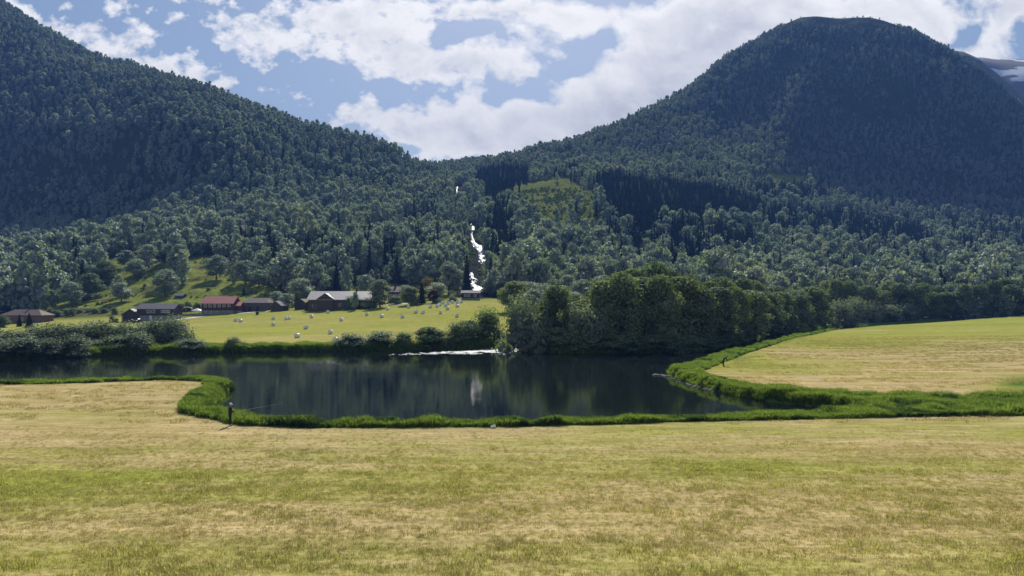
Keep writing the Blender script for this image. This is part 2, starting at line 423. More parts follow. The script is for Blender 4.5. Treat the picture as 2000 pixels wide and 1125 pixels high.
sfac = math_node(nt, 'ADD', sfac, math_node(nt, 'MULTIPLY', math_node(nt, 'SUBTRACT', n2, 0.5), 1.2))
sfac = ramp(nt, sfac, [(0.1, 0.0), (0.9, 1.0)])
green = mixc(nt, ramp(nt, n4, [(0.35, 0), (0.65, 1)]), (0.245, 0.268, 0.052), (0.310, 0.310, 0.070))
strawc = mixc(nt, ramp(nt, n1, [(0.3, 0), (0.7, 1)]), (0.350, 0.275, 0.120), (0.47, 0.365, 0.185))
c = mixc(nt, sfac, green, strawc)
fine = ramp(nt, n3, [(0.30, 0.74), (0.5, 0.98), (0.72, 1.22)])
c = mixc(nt, 1.0, c, fine, 'MULTIPLY')
n5 = noise(nt, pos, 1.6, 6, 0.72, (0.22, 1.2, 1))
c = mixc(nt, 1.0, c, ramp(nt, n5, [(0.32, 0.72), (0.5, 0.98), (0.68, 1.25)]), 'MULTIPLY')
wvt = N(nt, 'ShaderNodeTexWave', wave_type='BANDS', bands_direction='Y'); wvt.inputs['Scale'].default_value = 0.085; wvt.inputs['Distortion'].default_value = 5.0
wvt.inputs['Detail'].default_value = 4; wvt.inputs['Detail Scale'].default_value = 0.35; L(nt, pos, wvt.inputs['Vector'])
c = mixc(nt, 1.0, c, ramp(nt, wvt.outputs[1], [(0.0, 0.93), (0.5, 1.0), (1.0, 1.06)]), 'MULTIPLY')
c = mixc(nt, sp2.outputs[0], c, (0.060, 0.125, 0.022))
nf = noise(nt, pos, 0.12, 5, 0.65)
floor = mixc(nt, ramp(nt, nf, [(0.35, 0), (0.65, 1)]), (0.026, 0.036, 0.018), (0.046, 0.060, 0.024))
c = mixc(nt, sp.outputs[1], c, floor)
cl = mixc(nt, ramp(nt, noise(nt, pos, 0.30, 5, 0.7), [(0.38, 0), (0.62, 1)]), (0.11, 0.135, 0.032), (0.24, 0.27, 0.058))
cl = mixc(nt, ramp(nt, noise(nt, pos, 0.11, 4, 0.6), [(0.56, 0), (0.66, 1)]), cl, (0.12, 0.085, 0.055))
c = mixc(nt, sp.outputs[2], c, cl)
c = mixc(nt, sp2.outputs[1], c, mixc(nt, ramp(nt, noise(nt, pos, 0.05, 6, 0.7), [(0.42, 0), (0.58, 1)]), (0.050, 0.062, 0.034), (0.12, 0.125, 0.080)))
c = mixc(nt, sp2.outputs[2], c, mixc(nt, noise(nt, pos, 0.6, 5, 0.7), (0.010, 0.012, 0.012), (0.060, 0.065, 0.055)))
p = N(nt, 'ShaderNodeBsdfPrincipled'); L(nt, c, p.inputs['Base Color']); p.inputs['Roughness'].default_value = 0.95
p.inputs['Specular IOR Level'].default_value = 0.0
bh = math_node(nt, 'ADD', math_node(nt, 'MULTIPLY', n3, 0.5), n2)
bp = N(nt, 'ShaderNodeBump'); bp.inputs['Strength'].default_value = 0.9; bp.inputs['Distance'].default_value = 0.10
L(nt, bh, bp.inputs['Height']); L(nt, bp.outputs[0], p.inputs['Normal'])
out(nt, p.outputs[0])
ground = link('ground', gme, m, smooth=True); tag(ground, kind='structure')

# ---------------------------------------------------------------- far mountains behind the right peak
def ridge_patch(name, prof, depth, base_y, dep, mat, seed, amp):
    """a long mountain side whose crest follows prof = [(column, row)] at the given depth"""
    Xs = np.linspace(prof[0][0], prof[-1][0], 120)
    cy = np.interp(Xs, [q[0] for q in prof], [q[1] for q in prof])
    rows = 40; V = []
    for k in range(rows):
        t = k / (rows - 1)
        dd = depth - dep + dep * 1.5 * t
        prof_t = math.sin(min(t / 0.667, 1) * PI / 2) if t < 0.667 else 1 - ((t - 0.667) / 0.333) * 0.4
        xs = (Xs - 1000) / F * depth
        zr = CZ + (Y0 - cy) * depth / F; zb = CZ + (Y0 - base_y) * (depth - dep) / F
        z = zb + (zr - zb) * prof_t + amp * fbm(xs / 160, np.full_like(xs, dd) / 160, seed, 4) * (0.3 + prof_t) * (abs(t - .667) + .15)
        V.append(np.stack([xs * (dd / depth), np.full_like(xs, dd), z], -1))
    V = np.array(V); i = np.arange(rows * 120).reshape(rows, 120)
    Fq = np.stack([i[:-1, :-1], i[:-1, 1:], i[1:, 1:], i[1:, :-1]], -1).reshape(-1, 4)
    o = link(name, mesh_np(name, V.reshape(-1, 3), Fq), mat, smooth=True); tag(o, kind='structure')
    return o
M['fell'] = plain('bare_fell', (0.11, 0.11, 0.075), 0.95, 0.3, 0.01)
m, nt = newmat('snowy_fell')
pos = N(nt, 'ShaderNodeNewGeometry').outputs['Position']
nz_ = noise(nt, pos, 0.011, 5, 0.55, (0.6, 0.8, 1.3))
c = mixc(nt, ramp(nt, nz_, [(0.50, 0), (0.53, 1)]), mixc(nt, noise(nt, pos, 0.02, 4), (0.10, 0.085, 0.075), (0.15, 0.13, 0.12)), (0.86, 0.88, 0.92))
p = N(nt, 'ShaderNodeBsdfPrincipled'); L(nt, c, p.inputs['Base Color']); p.inputs['Roughness'].default_value = 0.9
out(nt, p.outputs[0]); M['snow'] = m
ridge_patch('mountain_shoulder', [(1760, 150), (1800, 122), (1840, 104), (1880, 108), (1912, 122), (1950, 152), (2000, 190), (2100, 262), (2300, 380)], 1600, 420, 360, M['fell'], 61, 20)
ridge_patch('snowy_mountain', [(1700, 150), (1850, 128), (1912, 124), (1945, 127), (1975, 124), (2010, 121), (2200, 110), (2600, 130), (3200, 200)], 2050, 330, 500, M['snow'], 71, 70)

# ---------------------------------------------------------------- water
m, nt = newmat('river_water')
pos = N(nt, 'ShaderNodeNewGeometry').outputs['Position']
w1 = noise(nt, pos, 0.9, 3, 0.6, (0.45, 1.6, 1), 0.4)
w2 = noise(nt, pos, 0.10, 2, 0.5, (0.5, 1.2, 1))
amp = ramp(nt, w2, [(0.35, 0.25), (0.65, 1.0)])
bp = N(nt, 'ShaderNodeBump'); bp.inputs['Distance'].default_value = 0.036
L(nt, math_node(nt, 'MULTIPLY', amp, 0.30), bp.inputs['Strength']); L(nt, w1, bp.inputs['Height'])
p = N(nt, 'ShaderNodeBsdfPrincipled'); p.inputs['Base Color'].default_value = (0.006, 0.010, 0.010, 1)
p.inputs['Roughness'].default_value = 0.05; p.inputs['IOR'].default_value = 1.333
L(nt, bp.outputs[0], p.inputs['Normal']); out(nt, p.outputs[0])
bm = bmesh.new()
vs = [bm.verts.new((x, y, 0.0)) for x, y in [(-460, 52), (380, 52), (380, 372), (-460, 372)]]
bm.faces.new(vs)
me = bpy.data.meshes.new('river'); bm.to_mesh(me); bm.free()
river = link('river_water', me, m); tag(river, kind='structure')

# white water: streaks of foam where the stream runs in, and the waterfall itself
m, nt = newmat('white_water')
pos = N(nt, 'ShaderNodeNewGeometry').outputs['Position']
nn = noise(nt, pos, 1.2, 5, 0.7, (1.5, 1.5, 0.4))
c = ramp(nt, nn, [(0.36, (0.20, 0.24, 0.28)), (0.50, (0.50, 0.54, 0.58)), (0.62, (0.80, 0.82, 0.84))])
p = N(nt, 'ShaderNodeBsdfPrincipled'); L(nt, c, p.inputs['Base Color']); p.inputs['Roughness'].default_value = 0.35
bp = N(nt, 'ShaderNodeBump'); bp.inputs['Distance'].default_value = 0.25; L(nt, nn, bp.inputs['Height']); L(nt, bp.outputs[0], p.inputs['Normal'])
t = N(nt, 'ShaderNodeBsdfTranslucent'); t.inputs[0].default_value = (0.9, 0.93, 0.95, 1)
mx = N(nt, 'ShaderNodeMixShader'); mx.inputs[0].default_value = 0.35; L(nt, p.outputs[0], mx.inputs[1]); L(nt, t.outputs[0], mx.inputs[2])
out(nt, mx.outputs[0]); M['foam'] = m
V = []; Fc = []
fr = random.Random(5)
for k in range(330):
    t = fr.random() ** 0.5
    X = 740 + 268 * t; Y = 693.5 - 10.5 * t
    Y += fr.gauss(0, 0.5 + 1.3 * t); 
    if fr.random() < 0.25: Y += fr.random() * 5 * t
    d = CZ * F / (Y - Y0); x = (X - 1000) / F * d
    l = fr.uniform(0.3, 1.3) * (0.5 + t); w = fr.uniform(0.05, 0.16) * (0.4 + 1.6 * t); h = fr.uniform(0.01, 0.10) * (0.3 + t)
    b = len(V); n = 6
    V.append((x, d, h))
    for q in range(n):
        a = 2 * PI * q / n; V.append((x + math.cos(a) * l * fr.uniform(.6, 1), d + math.sin(a) * w * fr.uniform(.6, 1.2) * 2, 0.006))
    for q in range(n): Fc.append((b, b + 1 + q, b + 1 + (q + 1) % n))
o = link('white_water', mesh_np('foam', V, Fc), M['foam']); tag(o, 'white broken water streaking across the far side of the dark river', 'rapids', kind='stuff')

FALLS = [[(920, 438, 4), (925, 447, 8), (921, 457, 4), (923, 466, 6), (924, 474, 9), (935, 482, 14), (941, 492, 13), (945, 504, 14), (948, 516, 18)],
         [(921, 534, 4), (920, 541, 9), (927, 549, 12), (921, 556, 9), (932, 562, 18), (928, 571, 16)],
         [(893, 366, 5), (892, 372, 3), (893, 379, 4)]]
wf = None
root = empty('waterfall', hit(948, 516, 300)[:3])
tag(root, 'white waterfall tumbling down the wooded slope between dark spruces', 'waterfall')
fall_world = []
for path in FALLS:
    V = []; Fc = []; prev = None; nw = 9
    pts = []
    for a, b in zip(path[:-1], path[1:]):
        for s in range(8):
            t = s / 8; pts.append([a[i] + (b[i] - a[i]) * t for i in range(3)])
    pts.append(list(path[-1]))
    for i, (X, Y, w) in enumerate(pts):
        x, d, z = hit(X, Y, 300)
        for q in range(nw):
            s = q / (nw - 1) - 0.5
            ww = w * (1.0 if Y < 478 else 1.4) * d / F * (1 + 0.3 * (fr.random() - 0.5))
            xx = x + s * ww
            V.append((xx - root.location.x, d - root.location.y - 0.8 * (1 - 4 * s * s) + fr.uniform(-.3, .3), z + 0.6 * (1 - (2 * s) ** 2) - 0.15 + fr.uniform(-0.60, 0.45) - root.location.z))
        if i:
            for q in range(nw - 1):
                b = (i - 1) * nw + q; Fc.append((b, b + 1, b + nw + 1, b + nw))
    o = link('cascade', mesh_np('cascade', V, Fc), M['foam'], root, True)

# ---------------------------------------------------------------- foliage geometry
ICO = None
def ico():
    global ICO
    if ICO is None:
        bm = bmesh.new(); bmesh.ops.create_icosphere(bm, subdivisions=1, radius=1)
        v = np.array([q.co[:] for q in bm.verts]); f = np.array([[w.index for w in q.verts] for q in bm.faces]); bm.free(); ICO = (v, f)
    return ICO
def leaves(centers, normals, size, g, aspect=1.0):
    """one bent-free quad per centre; returns verts, quads"""
    n = len(centers)
    r = g.normal(size=(n, 3)); r /= np.linalg.norm(r, axis=1)[:, None]
    nn = normals + 0.75 * r; nn /= np.linalg.norm(nn, axis=1)[:, None]
    a = np.cross(nn, g.normal(size=(n, 3))); a /= np.linalg.norm(a, axis=1)[:, None]
    b = np.cross(nn, a)
    s = size * g.uniform(0.6, 1.3, n)[:, None]
    k = g.uniform(0.45, 0.9, n)[:, None] * aspect
    V = np.stack([centers - a * s * 0.5, centers - b * s * 0.5 * k, centers + a * s * 0.5, centers + b * s * 0.5 * k], 1)
    return V.reshape(-1, 3), np.arange(n * 4).reshape(n, 4)
def crown_shape(seed, h, w, nl, leaf, nlobe, base=0.15, kind='round', core=0.62):
    g = np.random.default_rng(seed)
    Vs = []; Fs = []; off = 0; tri = []
    for k in range(nlobe):
        t = base + (1 - base) * ((k + g.uniform(0, 1)) / nlobe) ** 0.85
        tt = (t - base) / (1 - base)
        if kind == 'round': prof = math.sin(PI * min(1, 0.12 + 0.86 * tt)) ** 0.6
        elif kind == 'tall': prof = (math.sin(PI * (0.16 + 0.80 * tt)) ** 0.8) * 0.9
        elif kind == 'shoots': prof = math.cos(tt * PI / 2 * 0.85) ** 0.5
        elif kind == 'bush': prof = math.cos(tt * PI / 2 * 0.9) ** 0.55
        else: prof = 1 - tt
        a = g.uniform(0, 2 * PI) + k * 2.4
        lr = w * g.uniform(0.14, 0.27) * (0.75 + 0.35 * prof) * (1.18 if nlobe < 30 and nl > 3500 else 1)
        rr = max(0, w * 0.5 * prof - lr * 0.75) * g.uniform(0.55, 1.1)
        c = np.array([math.cos(a) * rr, math.sin(a) * rr, min(t * h, h - lr * 0.8)])
        n = max(8, int(nl / nlobe * (lr / (0.2 * w)) ** 1.6))
        d = g.normal(size=(n, 3)); d += np.array([c[0], c[1], 0]) / (w * 0.5) * 0.7 + np.array([0, 0, 0.35]); d /= np.linalg.norm(d, axis=1)[:, None]
        sq = np.array([1, 1, 0.8])
        cen = c + d * lr * g.uniform(0.70, 1.16, n)[:, None] * sq
        if kind == 'shoots':
            up_ = g.random(n) < 0.30
            cen[up_] += np.stack([d[up_, 0] * .2, d[up_, 1] * .2, g.uniform(0.3, 1.5, up_.sum())], -1) * lr * 0.9
        v, f = leaves(cen, d, leaf, g)
        Vs.append(v); Fs.append(f + off); off += len(v)
        if core:
            iv, fi = ico()
            v = c + iv * lr * core * sq * g.uniform(0.85, 1.15, (len(iv), 1))
            Vs.append(v); q = np.concatenate([fi, fi[:, 2:3]], 1) + off; tri.append(fi + off); off += len(v)
    return np.concatenate(Vs), np.concatenate(Fs), (np.concatenate(tri) if tri else np.zeros((0, 3), int))
def mesh_mixed(name, V, Q, T, extra=None, mats=()):
    """leaf quads, core triangles and optional extra MB geometry (material 1)"""
    fs = [tuple(int(i) for i in q) for q in Q] + [tuple(int(i) for i in t) for t in T]
    mi = [0] * len(fs)
    v = [tuple(p) for p in V]
    if extra:
        b = len(v); v += extra.v; fs += [tuple(i + b for i in f) for f in extra.f]; mi += [1] * len(extra.f)
    me = bpy.data.meshes.new(name); me.from_pydata(v, [], fs); me.polygons.foreach_set('material_index', mi); me.update()
    for mm in mats: me.materials.append(mm)
    return me
def trunk_mb(h, r, seed, limbs=5, top=0.8, multi=1):
    g = random.Random(seed); mb = MB()
    for s in range(multi):
        a0 = g.uniform(0, 6.28); lean = 0.0 if multi == 1 else g.uniform(0.10, 0.28)
        pts = []; rad = []
        for k in range(6):
            t = k / 5 * top
            pts.append((math.cos(a0) * lean * h * t + g.uniform(-1, 1) * 0.012 * h, math.sin(a0) * lean * h * t + g.uniform(-1, 1) * 0.012 * h, t * h - (0.4 if k == 0 else 0)))
            rad.append(r * (1 - 0.85 * k / 5) * (1.25 if k == 0 else 1) / (1 if multi == 1 else 1.4))
        mb.tube(pts, rad)
        for j in range(limbs):
            t = g.uniform(0.3, 0.85); i = min(4, int(t * 5)); p = Vector(pts[i]).lerp(Vector(pts[i + 1]), t * 5 - i)
            a = g.uniform(0, 6.28); l = h * g.uniform(0.15, 0.28)
            mb.tube([p, p + Vector((math.cos(a) * l * 0.6, math.sin(a) * l * 0.6, l * 0.35)), p + Vector((math.cos(a) * l, math.sin(a) * l, l * 0.85))], [r * 0.35, r * 0.2, r * 0.06], 5)
    return mb
def spruce_shape(seed, h, w, layers, per, leaf):
    g = np.random.default_rng(seed); C = []; Nn = []
    for k in range(layers):
        t = 0.04 + 0.96 * k / layers
        rad = w * 0.5 * (1 - t) ** 0.9 * g.uniform(0.8, 1.15) + 0.06
        n = max(3, int(per * (1 - t) + 3))
        a = g.uniform(0, 2 * PI, n); q = g.uniform(0.25, 1.0, n) ** 0.7
        C.append(np.stack([np.cos(a) * rad * q, np.sin(a) * rad * q, np.full(n, t * h) - rad * q * 0.45 + g.uniform(-.2, .2, n)], -1))
        Nn.append(np.stack([np.cos(a) * 0.6, np.sin(a) * 0.6, np.full(n, 1.0)], -1))
    C.append(np.array([[0, 0, h * 0.985]])); Nn.append(np.array([[1.0, 0, 0.0]]))
    v, q = leaves(np.concatenate(C), np.concatenate(Nn), leaf, g)
    # dark inner cone
    n = 7; cv = [(0, 0, h * 0.93)] + [(math.cos(2 * PI * i / n) * w * 0.30, math.sin(2 * PI * i / n) * w * 0.30, h * 0.05) for i in range(n)]
    off = len(v); tri = np.array([[0, 1 + i, 1 + (i + 1) % n] for i in range(n)]) + off
    return np.concatenate([v, np.array(cv)]), q, tri

# forest prototypes (one mesh each, seen from far): unit height about 10 m
FOREST = []
for s in range(6):
    kind = ['tall', 'round', 'round', 'round', 'tall', 'round'][s]
    v, q, t = crown_shape(100 + s, 10, [6.2, 8.4, 7.2, 9.0, 7.0, 9.6][s], 400, 0.95, 13 + s, 0.10, kind)
    FOREST.append(mesh_mixed('birch_tree', v, q, t, trunk_mb(10, 0.16, s, 3), (M['birch'], M['birchbark'])))
FSPR = []
for s in range(4):
    v, q, t = spruce_shape(200 + s, 12, [3.6, 4.2, 3.2, 4.6][s], 22, 13, 1.0)
    FSPR.append(mesh_mixed('spruce_tree', v, q, t, MB().tube([(0, 0, -0.5), (0, 0, 10)], [0.17, 0.03], 5), (M['spruce'], M['bark'])))
SHRUB = []
for s in range(3):
    v, q, t = crown_shape(300 + s, 2.0, 3.0, 150, 0.42, 8, 0.05, 'bush')
    SHRUB.append(mesh_mixed('shrub', v, q, t, None, (M['bracken'],)))

# ---------------------------------------------------------------- scatter the forest
def in_stand(X, Y):
    S = np.zeros(X.shape)
    def st(P, v):
        np.maximum(S, np.where(inpoly(X, Y, P), v, 0), out=S)
    st([(928, 352), (935, 335), (975, 325), (1030, 330), (1042, 375), (1000, 385), (930, 372)], 1.0)
    st([(945, 365), (975, 365), (1000, 420), (1010, 530), (955, 530), (950, 440)], 0.85)
    st([(900, 480), (922, 480), (928, 545), (905, 560)], 0.6)
    st([(1155, 350), (1200, 345), (1330, 362), (1440, 378), (1490, 400), (1500, 430), (1400, 425), (1300, 440), (1260, 470), (1200, 445)], 1.0)
    st([(1185, 430), (1270, 430), (1300, 520), (1200, 520)], 0.6)
    st([(1470, 352), (1600, 352), (1620, 390), (1480, 398)], 0.75)
    st([(1500, 410), (1640, 415), (1800, 450), (1820, 480), (1700, 490), (1560, 470), (1500, 465)], 0.8)
    st([(1380, 440), (1470, 450), (1480, 520), (1300, 520), (1300, 440)], 0.75)
    st([(790, 400), (850, 400), (850, 440), (790, 440)], 0.4)
    st([(1090, 330), (1130, 325), (1140, 355), (1090, 358)], 0.6)
    st([(1850, 440), (2050, 430), (2050, 500), (1880, 490)], 0.5)
    st([(500, 330), (640, 320), (700, 350), (560, 380)], 0.28)
    st([(440, 480), (860, 480), (860, 545), (560, 560)], 0.30)
    st([(1150, 415), (1500, 425), (1850, 470), (2050, 480), (2050, 530), (1500, 530), (1150, 520)], 0.22)
    return S
bx = []; by = []
def sampler(d0, d1, sp):
    ys_ = np.arange(d0, d1, sp); P = []
    for y in ys_:
        xa = (-330 - 1000) / F * y; xb = (2330 - 1000) / F * y
        xs_ = np.arange(xa, xb, sp); n = len(xs_)
        P.append(np.stack([xs_ + rng.uniform(-.5, .5, n) * sp, np.full(n, y) + rng.uniform(-.5, .5, n) * sp], -1))
    return np.concatenate(P)
PT = np.concatenate([sampler(318, 520, 6.0), sampler(520, 800, 6.1), sampler(800, 1600, 5.7)])
px, py = PT[:, 0], PT[:, 1]
pz = H(px, py); sX, sY = scr(px, py, pz)
start = np.interp(sX, TX, lev_d[0]) + 14 + np.interp(sX, [0, 100, 200, 560, 600, 900, 960, 1400, 1500, 2000], [25, 25, 45, 45, 28, 40, 10, -5, 10, 14])
ridge_d = np.interp(sX, TX, lev_d[5])
keep = (py > start) & (py < ridge_d + 45)
cl = np.zeros(len(px), bool)
for P in CLEAR: cl |= inpoly(sX + rng.normal(0, 2.5, len(px)), sY + rng.normal(0, 1.5, len(px)), P)
cmid = inpoly(sX, sY, C_MID)
keep &= ~(cl & (rng.random(len(px)) > np.where(cmid, 0.03 + 0.14 * (vnoise(px / 22, py / 22, 71) > 0.62), 0.035)))
# bare tops
bare = (blob(0, 0, 1, 1)[0] * 0)
topd = np.exp(-(((sX - 1590) / 90) ** 2 + ((sY - 38) / 18) ** 2)) + np.exp(-(((sX - 1715) / 62) ** 2 + ((sY - 46) / 15) ** 2)) + np.exp(-(((sX - 835) / 55) ** 2 + ((sY - 315) / 7) ** 2))
keep &= rng.random(len(px)) > np.clip(topd * 1.0, 0, 0.80)
keep &= rng.random(len(px)) > 0.08 + 0.55 * (vnoise(px / 40, py / 40, 99) > 0.74)
# keep the falls open to view
for path in FALLS:
    q = np.array([(a[0], a[1]) for a in path], float)
    for (a, b, w) in path:
        hgt = (30 if b < 495 else 12) if b > 430 else 12
        if b > 430 and not (500 < b < 530):
            keep &= ~((np.abs(sX - a) < w * 0.5 + 3.6 * F / py) & (sY > b - 3) & (sY < b + 12.5 * F / py + 21 * F * np.maximum(0, 1 / py - 1 / 500.0)))
        else: keep &= ~((np.abs(sX - a) < w * 0.5 + 8) & (sY > b - 3) & (sY < b + hgt + 4))
keep &= poly_sd(px, py, WATER) > 6
px, py, pz, sX, sY = px[keep], py[keep], pz[keep], sX[keep], sY[keep]
stand = in_stand(sX, sY)
spr = rng.random(len(px)) < np.maximum(stand, 0.035 + 0.05 * (vnoise(px / 60, py / 60, 17) > 0.7))
big = np.interp(py, [330, 480, 700, 1000, 1500], [1.25, 1.08, 0.82, 0.58, 0.46])
scl = big * np.clip(np.exp(rng.normal(-0.06, 0.30, len(px))), 0.5, 1.7) * (0.80 + 0.5 * vnoise(px / 35, py / 35, 55))
scl = scl * (1 - 0.55 * np.clip(topd[keep], 0, 1))
scl = np.where(spr, big * rng.uniform(0.75, 1.3, len(px)) * 1.12, scl)
# thin spruces so they stand in clumps of dark spires
order = np.argsort(py)
vis = (sX > -30) & (sX < 2030)
def scatter_stuff(name, pts, scales, protos, label, cat):
    n = len(pts)
    me = bpy.data.meshes.new(name); me.vertices.add(n); me.vertices.foreach_set('co', np.asarray(pts, np.float32).ravel())
    a = me.attributes.new('scl', 'FLOAT_VECTOR', 'POINT'); a.data.foreach_set('vector', np.asarray(scales, np.float32).ravel())
    rot = np.zeros((n, 3), np.float32); rot[:, 2] = rng.uniform(0, 2 * PI, n); rot[:, 0] = rng.normal(0, 0.03, n)
    a = me.attributes.new('rot', 'FLOAT_VECTOR', 'POINT'); a.data.foreach_set('vector', rot.ravel())
    a = me.attributes.new('pick', 'INT', 'POINT'); a.data.foreach_set('value', rng.integers(0, len(protos), n).astype(np.int32))
    me.update()
    o = bpy.data.objects.new(name, me); COL.objects.link(o); tag(o, label, cat, kind='stuff')
    g = bpy.data.node_groups.new(name + '_scatter', 'GeometryNodeTree')
    g.interface.new_socket('Geometry', in_out='INPUT', socket_type='NodeSocketGeometry')
    g.interface.new_socket('Geometry', in_out='OUTPUT', socket_type='NodeSocketGeometry')
    gi = g.nodes.new('NodeGroupInput'); go = g.nodes.new('NodeGroupOutput')
    ip = g.nodes.new('GeometryNodeInstanceOnPoints'); jn = g.nodes.new('GeometryNodeJoinGeometry')
    g.links.new(gi.outputs[0], ip.inputs['Points'])
    for pr in protos:
        oi = g.nodes.new('GeometryNodeObjectInfo'); oi.inputs['Object'].default_value = pr; oi.transform_space = 'ORIGINAL'
        gti = g.nodes.new('GeometryNodeGeometryToInstance')
        g.links.new(oi.outputs['Geometry'], gti.inputs[0]); g.links.new(gti.outputs[0], jn.inputs[0])
    g.links.new(jn.outputs[0], ip.inputs['Instance']); ip.inputs['Pick Instance'].default_value = True
    for nm, typ, sock in (('scl', 'FLOAT_VECTOR', 'Scale'), ('rot', 'FLOAT_VECTOR', 'Rotation'), ('pick', 'INT', 'Instance Index')):
        na = g.nodes.new('GeometryNodeInputNamedAttribute'); na.data_type = typ; na.inputs['Name'].default_value = nm
        g.links.new(na.outputs['Attribute'], ip.inputs[sock])
    g.links.new(ip.outputs[0], go.inputs[0])
    md = o.modifiers.new('scatter', 'NODES'); md.node_group = g
    return o
def scl3(s, g=0.12):
    n = len(s); return np.stack([s * rng.uniform(1 - g, 1 + g, n), s * rng.uniform(1 - g, 1 + g, n), s * rng.uniform(1 - g, 1 + g, n)], -1)
S3 = scl3(scl) * np.array([0.94, 0.94, 1.14])
def place_forest(mask, protos, n_ind, name, cat, labels, group):
    ids = [i for i in order if mask[i] and vis[i]][:n_ind]
    objs = []
    first = {}
    for k, i in enumerate(ids):
        pr = k % len(protos)
        if pr in first: o = first[pr].copy(); COL.objects.link(o)
        else: o = bpy.data.objects.new(name, protos[pr]); COL.objects.link(o); first[pr] = o
        o.location = (px[i], py[i], pz[i] - 0.3); o.scale = tuple(S3[i]); o.rotation_euler = (0, 0, random.uniform(0, 6.28))
        X = sX[i]; lb = labels[0] if X < 600 else labels[1] if X < 1000 else labels[2] if X < 1500 else labels[3]
        gi_ = 0 if X < 600 else 1 if X < 1000 else 2 if X < 1500 else 3
        tag(o, lb, cat, group[gi_]); objs.append(o)
    idset = np.zeros(len(px), bool); idset[ids] = True
    return [first[k] for k in sorted(first)], mask & ~idset
bf, rest_b = place_forest(~spr, FOREST, 290, 'birch_tree', 'tree',
    ['rounded grey green tree at the forest foot left of the big barn', 'rounded grey green tree at the forest foot between the big barn and waterfall',
     'rounded green broadleaf tree low on the slope just right of the waterfall', 'rounded green broadleaf tree low on the slope behind the right field'],
    ['broadleaf trees low on the slope left of the barn', 'broadleaf trees low on the slope behind the farm', 'broadleaf trees low on the slope right of the waterfall', 'broadleaf trees low on the slope behind the right field'])
sf, rest_s = place_forest(spr, FSPR, 150, 'spruce_tree', 'tree',
    ['dark pointed spruce among paler trees low on the left slope', 'dark pointed spruce near the waterfall and the slope above the farm', 'dark narrow spruce on the slope right of the waterfall', 'dark pointed spruce on the slope behind the right field'],
    ['spruces low on the left slope', 'spruces above the farm and beside the waterfall', 'spruces right of the waterfall', 'spruces behind the right field'])
P3 = np.stack([px, py, pz - 0.3], -1)
scatter_stuff('broadleaf_forest', P3[rest_b], S3[rest_b], bf, 'grey green broadleaf forest covering both mountain slopes', 'forest')
scatter_stuff('spruce_forest', P3[rest_s], S3[rest_s], sf, 'dark spruce stands standing in patches on the right slope', 'forest')
print('forest', rest_b.sum(), rest_s.sum())

# low scrub in the clearings and on the bare tops
q = sampler(325, 760, 3.0); zq = H(q[:, 0], q[:, 1]); X_, Y_ = scr(q[:, 0], q[:, 1], zq)
k = np.zeros(len(q), bool)
for P in (C_MID, C_STRIP): k |= inpoly(X_, Y_, P) & (rng.random(len(q)) < 0.12 + 0.85 * (vnoise(q[:, 0] / 9, q[:, 1] / 7, 45) > 0.50))
k |= inpoly(X_, Y_, [(908, 448), (930, 436), (958, 490), (968, 530), (950, 575), (905, 575), (912, 500)]) & (rng.random(len(q)) < 0.55) & ~inpoly(X_, Y_, [(915, 436), (928, 436), (930, 470), (948, 482), (960, 518), (938, 520), (930, 545), (942, 560), (940, 575), (918, 575), (912, 535), (925, 520), (928, 490), (915, 470)])
k |= inpoly(X_, Y_, C_HILL) & (rng.random(len(q)) < 0.03 + 0.28 * (vnoise(q[:, 0] / 9, q[:, 1] / 6, 44) > 0.66)) & (q[:, 1] > 335)
k |= inpoly(X_, Y_, C_VILL) & (rng.random(len(q)) < 0.10) & (q[:, 1] > 345)
q3 = np.stack([q[k, 0], q[k, 1], zq[k] - 0.15], -1)
shr_src = []
for s in range(3):
    o = link('shrub', SHRUB[s]); i = s * 40 % max(1, len(q3)); o.location = tuple(q3[i]); o.scale = (0.8,) * 3
    tag(o, 'low light green shrub in the open clearing on the slope', 'shrub', 'shrubs in the clearings'); shr_src.append(o)
scatter_stuff('clearing_scrub', q3[3:], scl3(rng.uniform(0.25, 1.15, len(q3) - 3) * (0.75 + 0.35 * (q3[3:, 1] > 480))), shr_src, 'low yellow green scrub and bracken in the clearings', 'scrub')

# ---------------------------------------------------------------- single trees and bushes with their own parts
def crown_obj(name, seed, h, w, nl, leaf, nlobe, base, kind, mat, parent=None, core=0.62):
    v, q, t = crown_shape(seed, h, w, nl, leaf, nlobe, base, kind, core)
    return link(name, mesh_mixed(name, v, q, t, None, ()), mat, parent)
TREE_P = {}
def proto_tree(key, name, seed, h, w, nl, leaf, nlobe, base, kind, mat, bark, limbs=6, multi=1):
    TREE_P[key] = dict(name=name, h=h, w=w,
        crown=mesh_mixed('crown', *crown_shape(seed, h, w, nl, leaf, nlobe, base, kind), None, (mat,)),
        trunk=(lambda mb: (mb.mesh('trunk')))(trunk_mb(h, 0.022 * h, seed, limbs, 0.8, multi)), bark=bark)
    TREE_P[key]['trunk'].materials.append(bark)
for s in range(4):
    proto_tree('river%d' % s, 'broadleaf_tree', 400 + s, 16, [10.5, 9.0, 12, 10][s], 5200, 0.60, [24, 22, 27, 23][s], 0.05, ['round', 'tall', 'round', 'tall'][s], M['river'], M['bark'])
for s in range(3):
    proto_tree('bush%d' % s, 'willow_bush', 420 + s, 5, [5.5, 5.0, 6.2][s], 2600, 0.34, 30, 0.02, 'shoots', M['willow'], M['bark'], 4, 4)
for s in range(2):
    proto_tree('dbush%d' % s, 'riverside_bush', 430 + s, 7, [6.2, 5.6][s], 3000, 0.38, 32, 0.02, ['shoots', 'round'][s], M['river'], M['bark'], 4, 4)
